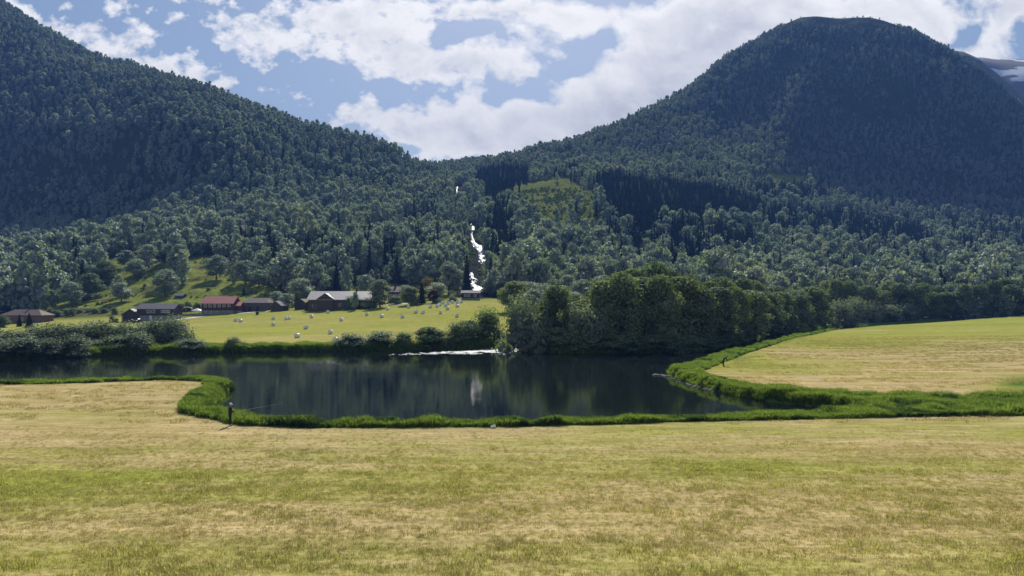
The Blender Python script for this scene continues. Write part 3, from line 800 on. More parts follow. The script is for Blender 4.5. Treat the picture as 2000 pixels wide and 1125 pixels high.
for s in range(3):
    proto_tree('birch%d' % s, 'broadleaf_tree', 440 + s, 12, [8.5, 7.5, 9.5][s], 1900, 0.52, 26, 0.16, ['round', 'tall', 'round'][s], M['birch'], M['bark'])
proto_tree('pale', 'birch_tree', 450, 12, 7.5, 1900, 0.48, 26, 0.14, 'tall', M['willow'], M['birchbark'])
proto_tree('copper', 'broadleaf_tree', 451, 7, 5, 1200, 0.36, 18, 0.12, 'round', M['copper'], M['bark'])
proto_tree('golden', 'broadleaf_tree', 452, 7, 6, 1200, 0.36, 18, 0.10, 'round', M['golden'], M['bark'])
v_, q_, t_ = spruce_shape(460, 10, 3.4, 34, 22, 0.6)
TREE_P['conifer'] = dict(name='conifer', h=10, w=3.4, crown=mesh_mixed('crown', v_, q_, t_, None, (M['spruce'],)), trunk=MB().tube([(0, 0, -0.5), (0, 0, 9)], [0.2, 0.03], 6).mesh('trunk'), bark=M['bark'])
TREE_P['conifer']['trunk'].materials.append(M['bark'])
def tree(key, x, y, h, w, label, group=None, z=None, cat='tree'):
    P = TREE_P[key]
    z = H1(x, y) if z is None else z
    r = empty(P['name'], (x, y, z - 0.1), random.uniform(0, 6.28))
    s = h / P['h']; sw = w / P['w']; r.scale = (sw, sw, s)
    for part in ('crown', 'trunk'):
        o = bpy.data.objects.new(part, P[part]); COL.objects.link(o); o.parent = r
    tag(r, label, cat, group)
    return r
def tree_px(key, X, Yb, Yt, wpx, label, group=None, d0=100.0, cat='tree', d=None):
    """foot at photo point (X, Yb), top at row Yt, wpx wide in the photo"""
    if d is None: x, y, z = hit(X, Yb, d0)
    else: y = d; x = (X - 1000) / F * d; z = H1(x, y)
    top = CZ + (Y0 - Yt) * y / F
    return tree(key, x, y, max(1.0, top - z + 0.1) * 1.04, wpx * y / F * 1.12, label, group, z, cat)

# willow mass on the left far bank
G = 'willow bushes on the left far bank'
row = [(12, 130, 668, 60), (52, 132, 664, 50), (92, 134, 668, 46), (143, 137, 662, 52), (186, 145, 668, 44), (228, 146, 660, 48), (268, 147, 655, 44), (296, 149, 672, 24), (375, 149, 665, 44), (350, 150, 668, 30)]
lab1 = ['grey green willow bush at the water edge against the left frame edge', 'second grey green willow bush from the left at the water edge', 'low grey green willow bush right of the second one at the water edge',
        'round dense willow bush jutting over the water, left of the bank gap', 'low willow bush right of the jutting round one', 'grey green willow bush at mid length of the water edge row', 'dark willow bush at the water edge below the tall right end of the mass',
        'small pale round bush standing alone on the grassy bank tip', 'low grey green bush on the grassy bank right of the willow mass', 'low spreading bush between the pale round one and the bank grass']
for (X, d, t, w), lb in zip(row, lab1): tree_px('bush%d' % (X % 3), X, 0, t, w * 1.25, lb, G, d=d, cat='bush')
row = [(-25, 139, 650, 60), (30, 143, 652, 50), (72, 152, 644, 56), (104, 153, 640, 48), (136, 154, 642, 48), (168, 156, 640, 50), (196, 157, 636, 50), (226, 158, 641, 46), (252, 157, 640, 46), (284, 156, 638, 46), (312, 158, 632, 50), (342, 156, 630, 52)]
for k, (X, d, t, w) in enumerate(row):
    lb = 'leafy willow bush in the back row of the mass, below the yellow green field' if 1 < k < 10 else ['willow bush cut by the left frame edge behind the shore row', 'willow bush in the back row nearest the left frame edge', '', ''][k] if k < 2 else ['tall willow bush second from the right end of the mass', 'tallest roundest willow bush forming the right end of the mass'][k - 10]
    tree_px('bush%d' % (k % 3), X, 0, t, w * 1.25, lb, G, d=d, cat='bush')
# bushes along the far bank, middle
G = 'bushes on the far bank in front of the bales'
for X, d, t, w, key, lb in [(455, 151, 662, 24, 'bush0', 'small lone bush on the far bank in front of the red roofed house'), (477, 151, 672, 12, 'bush1', 'tiny sapling on the far bank right of the small lone bush'),
        (668, 155, 667, 34, 'bush1', 'low spreading bush in front of the nearest white bale'), (686, 155, 656, 46, 'bush0', 'spiky grey green bush on the bank right of the nearest bale'),
        (722, 157, 664, 36, 'bush2', 'low bush between two taller bushes on the far bank'), (746, 157, 652, 52, 'bush0', 'broad grey green bush on the far bank above the thin end of the white water'),
        (789, 158, 653, 32, 'dbush0', 'narrow dark bush on the bank left of the grassy gap'), (838, 158, 640, 50, 'dbush1', 'rounded dark bush right of the grassy gap on the far bank'),
        (868, 160, 660, 34, 'bush1', 'low pale bush filling the gap between two dark bushes'), (896, 161, 634, 44, 'dbush0', 'dark bush left half of the clump above the white water'),
        (918, 163, 628, 46, 'dbush1', 'taller dark bush right half of the clump above the white water'), (950, 167, 612, 50, 'dbush0', 'tall dark bush hiding the lowest group of bales'),
        (980, 168, 650, 34, 'dbush1', 'low dark bush right of the bush that hides the bales'), (1018, 153, 604, 74, 'bush2', 'big pale rounded willow at the end of the white water'),
        (1048, 151, 630, 50, 'bush0', 'pale willow leaning beside the big rounded one'), (1138, 150, 610, 60, 'bush1', 'pale leafy willow in front of the left end of the dark tree row'),
        (1165, 151, 625, 56, 'bush2', 'pale willow low in front of the tall dark riverside trees')]:
    tree_px(key, X, 0, t, w * 1.2, lb, G, d=d, cat='bush')
# tall dark riverside trees
G = 'tall dark trees along the far river bank'
riv = [(1085, 153, 557, 62, 'tall slim tree standing free of the row, above the gap in the bank bushes'), (1110, 156, 600, 40, 'short dark tree filling the gap right of the slim tree'),
       (1150, 157, 566, 60, 'leftmost tree of the dark riverside row'), (1180, 156, 548, 66, 'second tree from the left end of the dark riverside row'),
       (1216, 157, 533, 70, 'tall dark tree left of the highest crown in the riverside row'), (1252, 158, 525, 74, 'highest broad crown of the dark riverside row'),
       (1292, 158, 524, 74, 'high broad crown just right of the highest one in the row'), (1330, 160, 531, 72, 'dark tree above the widest dark water'), (1366, 164, 540, 66, 'dark tree behind the bending angler, left side'),
       (1402, 172, 549, 62, 'dark tree behind the bending angler, right side'), (1434, 184, 553, 62, 'dark tree where the river turns behind the right field'), (1464, 200, 550, 62, 'round crown beyond the river bend'),
       (1492, 218, 551, 58, 'second round crown beyond the river bend'), (1520, 238, 553, 56, 'third round crown beyond the river bend'), (1552, 262, 556, 54, 'crown above the far end of the grass strip'),
       (1584, 280, 556, 50, 'crown right of the far end of the grass strip')]
gr_ = random.Random(4)
for k, (X, d, t, w, lb) in enumerate(riv): tree_px('river%d' % (k % 4), X, 0, t + gr_.uniform(1, 24), w * gr_.uniform(1.0, 1.7), lb, G, d=d + gr_.uniform(-1.5, 7))
for k, (X, d, t, w) in enumerate([(1195, 166, 545, 60), (1236, 168, 530, 60), (1274, 168, 523, 66), (1312, 170, 527, 66), (1350, 174, 534, 60), (1385, 182, 545, 60), (1418, 196, 550, 56), (1448, 212, 552, 54), (1480, 232, 551, 54), (1508, 250, 552, 50), (1540, 276, 556, 46), (1165, 168, 560, 56)]):
    tree_px('river%d' % ((k + 2) % 4), X + gr_.uniform(-9, 9), 0, t + gr_.uniform(-8, 12), w * gr_.uniform(1.0, 1.4), 'dark leafy tree in the second rank behind the riverside row', 'trees behind the riverside row', d=d)
for k, (X, d, w) in enumerate([(1135, 148.5, 40), (1205, 149, 50), (1240, 149.6, 50), (1275, 150, 50), (1310, 150.4, 50), (1345, 154, 50), (1375, 161, 50), (1405, 169, 44), (1428, 180, 40), (1452, 192, 36), (1475, 207, 34), (1500, 225, 32), (1530, 245, 30), (1090, 149.5, 40)]):  # bushes added to fill and darken the foot of the riverside row
    tree_px('dbush%d' % (k % 2), X, 0, 655 - 14 * (k > 7), w * 1.3, 'dark bush added to deepen the shade under the riverside trees', 'bushes added to darken the foot of the riverside trees', d=d, cat='bush')
# belt behind the right field
G = 'trees in the belt behind the right field'
g2 = random.Random(3)
tops = [(1600, 556), (1650, 553), (1700, 557), (1750, 560), (1790, 563), (1830, 560), (1870, 566), (1920, 556), (1960, 545), (2010, 556), (2080, 552)]
for r_, dd in ((0, 326), (1, 338)):
    for k in range(15):
        X = 1600 + k * 31 + r_ * 15 + g2.uniform(-5, 5)
        yt = np.interp(X, [a for a, b in tops], [b for a, b in tops]) + g2.uniform(-6, 14) - r_ * 2
        lb = ('leafy green tree in the front rank of the belt behind the right field' if r_ == 0 else 'green tree crown in the rear rank of the belt behind the right field')
        tree_px('river%d' % (k % 4), X, 0, yt, g2.uniform(40, 54), lb, G, d=dd + g2.uniform(-3, 3))
for X, d, t, w, lb in [(1612, 290, 602, 34, 'pale bush at the corner of the right field next to the grass strip end'), (1640, 296, 596, 40, 'pale leafy bush second from the corner of the right field'), (1668, 300, 590, 38, 'taller dark sided bush third from the corner of the right field'),
                       (1700, 314, 598, 36, 'bush in front of bare trunks at the back of the right field'), (1740, 316, 602, 34, 'low bush at the back of the right field left of the darkest crown'), (1770, 318, 600, 34, 'low bush at the back of the right field below the darkest crown'),
                       (1900, 321, 592, 34, 'low bush near the right end of the field belt'), (1960, 321, 588, 36, 'low bush nearest the right frame edge in the field belt')]:
    tree_px('bush%d' % (X % 3), X, 0, t, w * 1.2, lb, 'bushes at the back of the right field', d=d, cat='bush')
# trees between the bale field and the riverside row
for k, (X, d, t, w, key, lb) in enumerate([(1004, 262, 552, 48, 'river0', 'dark rounded tree at the right corner of the bale field'), (1042, 250, 566, 40, 'birch0', 'tree right of the dark rounded one at the bale field corner'), (1062, 275, 556, 42, 'birch2', 'pale crown behind the slim riverside tree'),
      (1100, 285, 560, 42, 'birch1', 'crown above the small bright gap of field right of the slim tree'), (1125, 270, 572, 34, 'birch0', 'low crown beside the bright gap of field'), (1140, 300, 548, 44, 'birch2', 'pale crown behind the left end of the riverside row'),
      (1082, 310, 548, 44, 'river2', 'broad green crown on the flat behind the slim riverside tree'), (1030, 300, 552, 44, 'birch0', 'green crown behind the dark rounded field corner tree'), (1180, 300, 540, 48, 'birch0', 'pale crown showing over the left of the riverside row'),
      (1110, 310, 540, 40, 'birch1', 'upright pale crown between the waterfall and the riverside row'), (1215, 310, 535, 48, 'birch2', 'pale crown just showing over the riverside row'), (960, 345, 545, 34, 'birch1', 'pale leafy tree right of the lower cascade'),
      (985, 340, 540, 36, 'birch0', 'bright leafy tree right of the small house by the waterfall'), (1040, 345, 520, 36, 'pale', 'bright pale tree standing out on the slope foot right of the waterfall')]):
    tree_px(key, X, 0, t, w * 1.2, lb, d=d)
# farm trees
farm = [('pale', 742, 601, 548, 44, 'pale feathery birch in front of the right end of the big barn'), ('pale', 722, 598, 566, 26, 'smaller pale birch touching the barn gable'), ('birch0', 714, 582, 538, 34, 'blue green tree behind the big barn roof'),
        ('bush1', 688, 604, 583, 28, 'grey green bush against the front wall of the big barn'), ('birch1', 693, 606, 572, 14, 'thin dark tree in front of the barn roof'), ('bush0', 722, 602, 585, 30, 'bush at the right gable of the big barn'),
        ('river1', 802, 596, 562, 36, 'dark tree with a bare trunk beside the hidden farmhouse'), ('conifer', 824, 594, 551, 18, 'slim upright tree right of the hidden farmhouse'), ('golden', 836, 580, 544, 30, 'golden leaved tree in the farm garden'),
        ('copper', 845, 592, 568, 22, 'dark copper coloured small tree in the farm garden'), ('birch2', 852, 584, 553, 36, 'green tree between the golden tree and the tall pair'), ('birch1', 876, 577, 514, 44, 'tall broad tree left of the waterfall foot'),
        ('conifer', 912, 576, 498, 22, 'tall dark spruce standing left of the lower cascade'), ('birch0', 893, 577, 528, 26, 'leafy tree between the tall broad tree and the dark spruce'), ('bush2', 883, 589, 580, 16, 'small round bush in the meadow left of the house by the waterfall'),
        ('dbush0', 857, 592, 584, 20, 'low dark bush behind the scattered bales'), ('bush0', 772, 594, 580, 22, 'garden bush in front of the hidden farmhouse'), ('birch2', 790, 588, 558, 26, 'crown close to the right side of the hidden farmhouse'),
        ('birch0', 560, 604, 574, 28, 'grey green tree between the little shed and the turf roofed cottage'), ('birch2', 588, 590, 545, 44, 'round grey tree behind the turf roofed cottage'), ('birch0', 540, 594, 570, 26, 'round tree behind the little shed'),
        ('birch1', 625, 575, 535, 40, 'grey crowned tree at the forest edge behind the barn'),
        ('birch2', 237, 589, 553, 36, 'lone round tree on the grassy hillside with a visible trunk'), ('birch0', 322, 579, 528, 44, 'broad round tree above the small hillside hut'), ('birch1', 352, 551, 480, 42, 'tall dense tree in the middle of the hillside clearing'),
        ('birch0', 422, 546, 500, 42, 'round grey green tree on the crest of the clearing, right of the tall dense one'), ('birch2', 265, 545, 507, 36, 'greyish tree on the hillside left of centre'), ('birch1', 247, 522, 490, 34, 'tree at the upper left notch of the clearing'),
        ('river2', 205, 560, 512, 40, 'brownish round tree on the left edge of the clearing'), ('birch1', 290, 528, 480, 40, 'dark tree at the top of the clearing'), ('river0', 175, 585, 536, 44, 'round dark green tree at the left foot of the clearing'),
        ('birch0', 505, 560, 528, 38, 'tree at the right edge of the clearing above the dark barn'), ('conifer', 476, 577, 562, 8, 'tiny dark conifer above the red roofed house'), ('birch0', 480, 555, 510, 40, 'round tree at the right crest of the clearing'),
        ('pale', 88, 610, 574, 20, 'pale birch right of the brown hipped roof house, left one of a pair'), ('pale', 103, 608, 568, 17, 'pale birch right of the brown hipped roof house, right one of a pair'),
        ('birch2', 30, 606, 548, 54, 'large round tree behind the brown hipped roof house'), ('birch0', 140, 600, 552, 40, 'dark round tree at the bottom of the forest above the left meadow'), ('birch2', -10, 612, 560, 50, 'tree cut by the left frame edge behind the hipped roof house'),
        ('conifer', 57, 640, 612, 17, 'dark pointed garden conifer in front of the right part of the hipped roof house'), ('conifer', 38, 638, 614, 12, 'slim dark garden conifer in front of the hipped roof house'), ('dbush1', 4, 640, 618, 22, 'dark garden bush at the left frame edge by the hipped roof house'),
        ('dbush0', 219, 630, 618, 10, 'small dark bush left of the gabled cottage'), ('dbush1', 228, 631, 622, 8, 'tiny dark bush against the gabled cottage')]
for key, X, yb, yt, w, lb in farm: tree_px(key, X, yb, yt, w * 1.15, lb, d0=200, cat='bush' if 'bush' in key else 'tree')
g3 = random.Random(8)
for k in range(16):
    X = 100 + k * 15 + g3.uniform(-5, 5); tree_px('dbush%d' % (k % 2), X, 0, 607 - 0.02 * (X - 100) - g3.uniform(0, 4), g3.uniform(12, 20), 'low dark bush in the scrubby fence line at the foot of the left hillside', 'bushes in the fence line at the hill foot', d=330 + g3.uniform(-6, 6), cat='bush') if X < 225 else None
for k in range(14):
    X = 345 + k * 9 + g3.uniform(-3, 3)
    if X < 396 or 455 < X < 478: tree_px('dbush%d' % (k % 2), X, 0, 594 - g3.uniform(0, 5), g3.uniform(9, 15), 'dark bush on the bank behind the long house and the red roofed house', 'bushes behind the farm houses', d=326 + g3.uniform(-3, 3), cat='bush')

# ---------------------------------------------------------------- buildings
def house(name, label, X, Yb, wpx, dep, wall_h, roof_h, wall, roof, rz=0.0, d0=250.0, d=None, wins=(), doors=(), chimneys=(), base_h=0.0, hip=0.0, dormer=None, over=0.5, cat='house', trim=True, depth_shift=0.0):
    """wins: (x fraction, z, w, h); local x runs along the ridge, the front faces -y"""
    if d is None: x, y, z = hit(X, Yb, d0)
    else: y = d; x = (X - 1000) / F * d; z = CZ + (Y0 - Yb) * y / F
    w = wpx * y / F
    r = empty(name, (x, y + dep / 2 + depth_shift, z), rz); tag(r, label, cat)
    hw, hd = w / 2, dep / 2
    mb = MB(); hh = hw - hip * 1.0
    e = 0.02
    vs = [(-hw, -hd, -2.5), (hw, -hd, -2.5), (hw, hd, -2.5), (-hw, hd, -2.5), (-hw, -hd, wall_h), (hw, -hd, wall_h), (hw, hd, wall_h), (-hw, hd, wall_h)]
    fs = [(0, 1, 5, 4), (2, 3, 7, 6)]
    if hip: fs += [(1, 2, 6, 5), (3, 0, 4, 7), (4, 5, 6, 7)]
    else:
        vs += [(-hw, 0, wall_h + roof_h), (hw, 0, wall_h + roof_h)]; fs += [(1, 2, 6, 9, 5), (3, 0, 4, 8, 7), (4, 5, 9, 8), (6, 7, 8, 9)]
    mb.add(vs, fs); mb.build('wall', wall, r)
    # roof slabs
    s = roof_h / hd; ex = over; zt = 0.16; mb = MB()
    oh = over * 0.9; zl = wall_h - s * oh; zr = wall_h + roof_h
    hx = hw + ex; rx_ = hx - hip if not hip else hw - hip
    for dz in (0.06, 0.06 + zt):
        pass
    def slab(P):
        n = len(P); b = [(a, c_, d_ + 0.05) for a, c_, d_ in P]; t = [(a, c_, d_ + 0.05 + zt) for a, c_, d_ in P]
        mb.add(b + t, [tuple(range(n))[::-1], tuple(range(n, 2 * n))] + [(i, (i + 1) % n, n + (i + 1) % n, n + i) for i in range(n)])
    slab([(-hx, -hd - oh, zl), (hx, -hd - oh, zl), (rx_, 0, zr), (-rx_, 0, zr)])
    slab([(hx, hd + oh, zl), (-hx, hd + oh, zl), (-rx_, 0, zr), (rx_, 0, zr)])
    if hip:
        slab([(hx, -hd - oh, zl), (hx, hd + oh, zl), (rx_, 0, zr)])
        slab([(-hx, hd + oh, zl), (-hx, -hd - oh, zl), (-rx_, 0, zr)])
    ro = mb.build('roof', roof, r)
    for fx_, cs in chimneys:
        MB().box((fx_ * w, 0.4, zr + 0.45), (cs, cs, 1.6)).box((fx_ * w, 0.4, zr + 1.3), (cs + 0.15, cs + 0.15, 0.12)).build('chimney', M['brick'], ro)
    if base_h:
        MB().box((0, 0, base_h / 2 - 1.2), (w + 0.06, dep + 0.06, base_h + 2.4)).build('foundation', M['base'], r)
    if dormer:
        fx_, dw, dh, dproj = dormer; cx = fx_ * w; y0 = -hd - dproj
        mb = MB(); a = dw / 2
        mb.add([(cx - a, y0, -2), (cx + a, y0, -2), (cx + a, y0, wall_h), (cx - a, y0, wall_h), (cx, y0, wall_h + dh), (cx - a, 0, -2), (cx + a, 0, -2), (cx + a, 0, wall_h), (cx - a, 0, wall_h), (cx, 0, wall_h + dh)],
               [(0, 1, 2, 4, 3), (1, 6, 7, 2), (5, 0, 3, 8), (2, 7, 9, 4), (3, 4, 9, 8)]); mb.build('gable', wall, r)
        mb = MB(); a2 = a + 0.5; zz = wall_h - 0.5 * dh / a
        for sgn in (-1, 1):
            b = [(cx, y0 - 0.4, wall_h + dh + 0.22), (cx, 0.0, wall_h + dh + 0.22), (cx + sgn * a2, 0.0, zz + 0.22), (cx + sgn * a2, y0 - 0.4, zz + 0.22)]
            t = [(p_[0], p_[1], p_[2] + zt) for p_ in b]
            mb.add(b + t, [(3, 2, 1, 0), (4, 5, 6, 7), (0, 1, 5, 4), (1, 2, 6, 5), (2, 3, 7, 6), (3, 0, 4, 7)])
        mb.build('gable_roof', roof, r)
    for fx_, zc, ww, wh in wins:
        cx = fx_ * w
        f = MB(); t = 0.10; yy = -hd - 0.04 - (0.04 if base_h and zc < base_h else 0)
        f.box((cx, yy, zc + wh / 2 + t / 2), (ww + 2 * t, 0.1, t)).box((cx, yy, zc - wh / 2 - t / 2), (ww + 2 * t, 0.1, t)).box((cx - ww / 2 - t / 2, yy, zc), (t, 0.1, wh)).box((cx + ww / 2 + t / 2, yy, zc), (t, 0.1, wh)).box((cx, yy, zc), (0.07, 0.1, wh))
        wo = f.build('window', M['white'], r)
        MB().box((cx - ww / 4 - 0.017, yy + 0.02, zc), (ww / 2 - 0.036, 0.03, wh)).box((cx + ww / 4 + 0.017, yy + 0.02, zc), (ww / 2 - 0.036, 0.03, wh)).build('pane', M['glass'], wo)
    for fx_, dw, dh, mat in doors:
        MB().box((fx_ * w, -hd - 0.05, dh / 2), (dw, 0.1, dh)).build('door', mat, r)
    return r, x, y, z, w
hw_ = lambda px_, d=300.: px_ * d / F
house('hipped_roof_house', 'low house with reddish brown hipped roof and beige walls at the left frame edge', 40, 632, 80, 8.5, 3.4, 2.1, M['beige'], M['rf_brown'], wins=[(-0.3, 1.9, 1.2, 1.0), (0.02, 1.9, 1.4, 1.0)], chimneys=[(0.05, 0.6)], hip=3.5, d0=250)
house('garage', 'small black boxy shed right of the hipped roof house', 80, 629, 16, 4, 1.9, 0.6, M['dkwood'], M['rf_dark'], doors=[(0.0, 1.8, 1.7, M['greywood'])], cat='shed')
house('gabled_cottage', 'small dark cottage with its gable end facing the river, left of the long dark house', 253, 628.5, 24, 6.4, 2.8, 2.0, M['dkwood'], M['rf_dark'], rz=PI / 2, wins=[], doors=[(0, 0.9, 2.0, M['greywood'])])
hs = house('long_house', 'long two storey dark house with slate grey roof and a pale base', 303, 626.5, 72, 7.5, 4.6, 1.9, M['dkwood'], M['rf_dark'], base_h=2.0, wins=[(-0.18, 3.6, 1.2, 1.0), (-0.05, 3.6, 1.2, 1.0), (0.2, 3.6, 0.9, 0.9), (0.28, 3.6, 0.9, 0.9), (0.36, 3.6, 0.9, 0.9)], doors=[(-0.12, 0.9, 2.0, M['white'])])
house('red_roofed_house', 'dark red house with bright red tiled roof and a row of white windows', 424, 614.5, 61, 8.5, 4.6, 2.6, M['redwood'], M['rf_red'], base_h=1.7, wins=[(-0.38, 3.65, 0.9, 1.1), (-0.23, 3.65, 0.9, 1.1), (-0.08, 3.65, 0.9, 1.1), (0.07, 3.65, 0.9, 1.1), (0.22, 3.65, 0.9, 0.9), (0.38, 3.65, 0.9, 0.9), (-0.36, 0.9, 0.7, 0.6), (-0.2, 0.9, 0.7, 0.6), (0.0, 0.9, 0.7, 0.6)])
house('red_roofed_annexe', 'low annexe with orange red roof at the right end of the red roofed house', 461.5, 612, 13, 5.5, 3.1, 1.5, M['redwood'], M['rf_red'], base_h=1.0, cat='shed')
house('weathered_barn', 'weathered grey brown plank barn right of the red roofed house', 498, 608, 50, 9, 3.4, 2.0, M['greywood'], M['greywood'], hip=1.5, over=0.2, doors=[(-0.2, 1.2, 1.9, M['dkwood']), (0.1, 1.2, 1.9, M['dkwood'])], cat='barn')
house('little_shed', 'little brown shed with pale roof right of the weathered barn', 542, 608, 21, 5.5, 2.4, 1.7, M['brwood'], M['rf_pale'], rz=R(68), cat='shed')
house('turf_roofed_cottage', 'small cottage with green turf roof left of the big barn', 589, 604.5, 22, 5.6, 2.4, 1.9, M['dkwood'], M['rf_turf'], rz=R(80), cat='house')
house('turf_roofed_annexe', 'low turf roofed annexe squeezed against the big barn left end', 606, 606.5, 15, 5, 2.6, 1.6, M['dkwood'], M['rf_turf'], rz=R(85), cat='shed')
hb = house('big_barn', 'biggest building, long barn with pale grey roof and a central gable over its door', 662, 605.5, 118, 12, 4.3, 3.1, M['brwood'], M['rf_grey'], over=0.8, chimneys=[(0.24, 0.8)], dormer=(-0.22, 6.2, 2.1, 0.6),
           wins=[(-0.42, 1.6, 0.8, 0.9), (-0.34, 1.6, 0.8, 0.9), (0.02, 2.0, 0.8, 0.9), (0.38, 2.0, 0.8, 0.9)], doors=[(0.08, 2.4, 3.0, M['greywood']), (-0.38, 2.6, 2.6, M['greywood'])], cat='barn')
house('hidden_farmhouse', 'dark farmhouse with brown roof and white windows half hidden by garden trees', 779, 590, 42, 8, 4.3, 2.2, M['dkwood'], M['rf_brown'], chimneys=[(-0.22, 0.8)], wins=[(-0.38, 2.9, 0.9, 0.9), (-0.2, 2.9, 0.9, 0.9), (-0.12, 2.9, 0.9, 0.9), (0.05, 2.9, 0.9, 0.9), (0.3, 2.9, 0.9, 0.9)])
house('waterfall_house', 'small dark house with pale roof directly below the waterfall', 919, 586, 34, 6.5, 2.9, 1.0, M['dkwood'], M['rf_pale'], base_h=0.8, wins=[(-0.3, 1.9, 0.8, 0.8), (-0.1, 1.9, 0.8, 0.8), (0.26, 1.9, 0.9, 0.9)])
house('hillside_hut', 'tiny hut with pale roof on the grassy hillside above the long house', 349, 583, 16, 3.2, 1.4, 1.0, M['greywood'], M['rf_pale'], cat='hut', d0=310)
house('white_house', 'white house corner peeping through the treetops above the river bend', 1420, 566, 12, 5, 4.0, 1.8, M['white'], M['rf_pale'], d=400, cat='house')

# gravel road along the farm
def ribbon(name, pts, w, lift=0.06):
    V = []; n = len(pts)
    for i, (x, y) in enumerate(pts):
        a = Vector(pts[max(i - 1, 0)]); b = Vector(pts[min(i + 1, n - 1)]); t = (b - a).normalized(); p_ = Vector((-t.y, t.x))
        for s in (-1, -0.5, 0, 0.5, 1):
            q = Vector((x, y)) + p_ * w / 2 * s; V.append((q.x, q.y, H1(q.x, q.y) + lift))
    Fc = [(i * 5 + k, i * 5 + k + 1, i * 5 + 6 + k, i * 5 + 5 + k) for i in range(n - 1) for k in range(4)]
    o = link(name, mesh_np(name, V, Fc), M['gravel'], smooth=True); tag(o, kind='structure')
def road_px(pxs):
    P = [hit(X, Y, 200)[:2] for X, Y in pxs]; o = []
    for a, b in zip(P[:-1], P[1:]):
        for s in range(6): o.append((a[0] + (b[0] - a[0]) * s / 6, a[1] + (b[1] - a[1]) * s / 6))
    return o + [P[-1]]
ribbon('gravel_road', road_px([(270, 629), (300, 628), (330, 626.5), (370, 622), (395, 618)]), 4.5, 0.10)
ribbon('gravel_path', road_px([(462, 613), (480, 611.5), (505, 609), (525, 608)]), 3.0, 0.10)
ribbon('garden_path', road_px([(750, 597), (775, 595), (800, 593)]), 4.0, 0.10)

# garden structures between the long house and the red roofed house
x, y, z = hit(354, 613, 250); r = empty('garden_arbour', (x, y + 6, z)); tag(r, 'dark garden arbour with a white curved front rim beside the long house', 'arbour')
mb = MB(); pts = [(3.1 * math.cos(t), 0, 2.7 * math.sin(t)) for t in np.linspace(0, PI, 13)]
mb.tube(pts, [0.22] * 13, 6); mb.build('rim', M['white'], r, True)
mb = MB(); n = 13
for k in range(n - 1):
    a, b = pts[k], pts[k + 1]
    mb.add([(a[0] * .94, 0.1, a[2] * .94), (b[0] * .94, 0.1, b[2] * .94), (b[0] * .94, 3.0, b[2] * .94), (a[0] * .94, 3.0, a[2] * .94), (a[0] * .88, 0.1, a[2] * .88), (b[0] * .88, 0.1, b[2] * .88), (b[0] * .88, 3.0, b[2] * .88), (a[0] * .88, 3.0, a[2] * .88)],
           [(0, 1, 2, 3), (7, 6, 5, 4), (0, 4, 5, 1), (3, 2, 6, 7)])
mb.build('shell', M['rf_turf'], r)
x, y, z = hit(377, 615, 250); r = empty('garden_pavilion', (x, y + 4, z)); tag(r, 'open garden pavilion with a small white tent roof left of the red roofed house', 'pavilion')
mb = MB(); s_ = 1.9; mb.add([(-s_, -s_, 1.7), (s_, -s_, 1.7), (s_, s_, 1.7), (-s_, s_, 1.7), (0, 0, 2.7), (0, 0, 2.55)], [(0, 1, 4), (1, 2, 4), (2, 3, 4), (3, 0, 4), (1, 0, 5), (2, 1, 5), (3, 2, 5), (0, 3, 5)]); mb.build('canopy', M['white'], r)
for a, b in ((-1, -1), (1, -1), (1, 1), (-1, 1)): MB().box((a * 1.75, b * 1.75, 0.75), (0.1, 0.1, 2.2)).build('post', M['greywood'], r)
x, y, z = hit(365, 620, 250)
def wallpiece(X0, X1, Yb, h, label):
    a = hit(X0, Yb, 250); b = hit(X1, Yb, 250)
    g = random.Random(int(X0)); mb = MB(); L_ = math.hypot(b[0] - a[0], b[1] - a[1]); n = max(3, int(L_ / 0.8)); ang = math.atan2(b[1] - a[1], b[0] - a[0])
    for i in range(n):
        t = (i + .5) / n
        for k in range(3):
            mb.box((a[0] + (b[0] - a[0]) * t + g.uniform(-.06, .06), a[1] + (b[1] - a[1]) * t + g.uniform(-.05, .05), a[2] + (b[2] - a[2]) * t + h / 3 * (k + .5) - 0.1 + g.uniform(-.02, .02)), (L_ / n * g.uniform(.85, .99), 0.5 + g.uniform(-.06, .1), h / 3 * g.uniform(.86, .99)), 0, ang)
    o = mb.build('stone_wall', M['stone'], None); tag(o, label, 'wall')
wallpiece(342, 392, 617, 1.1, 'low grey stone wall between the long house and the red roofed house')
wallpiece(105, 225, 606, 0.9, 'long low stone wall running along the foot of the left hillside')
wallpiece(262, 345, 598, 0.8, 'low stone wall on the hillside behind the long house')

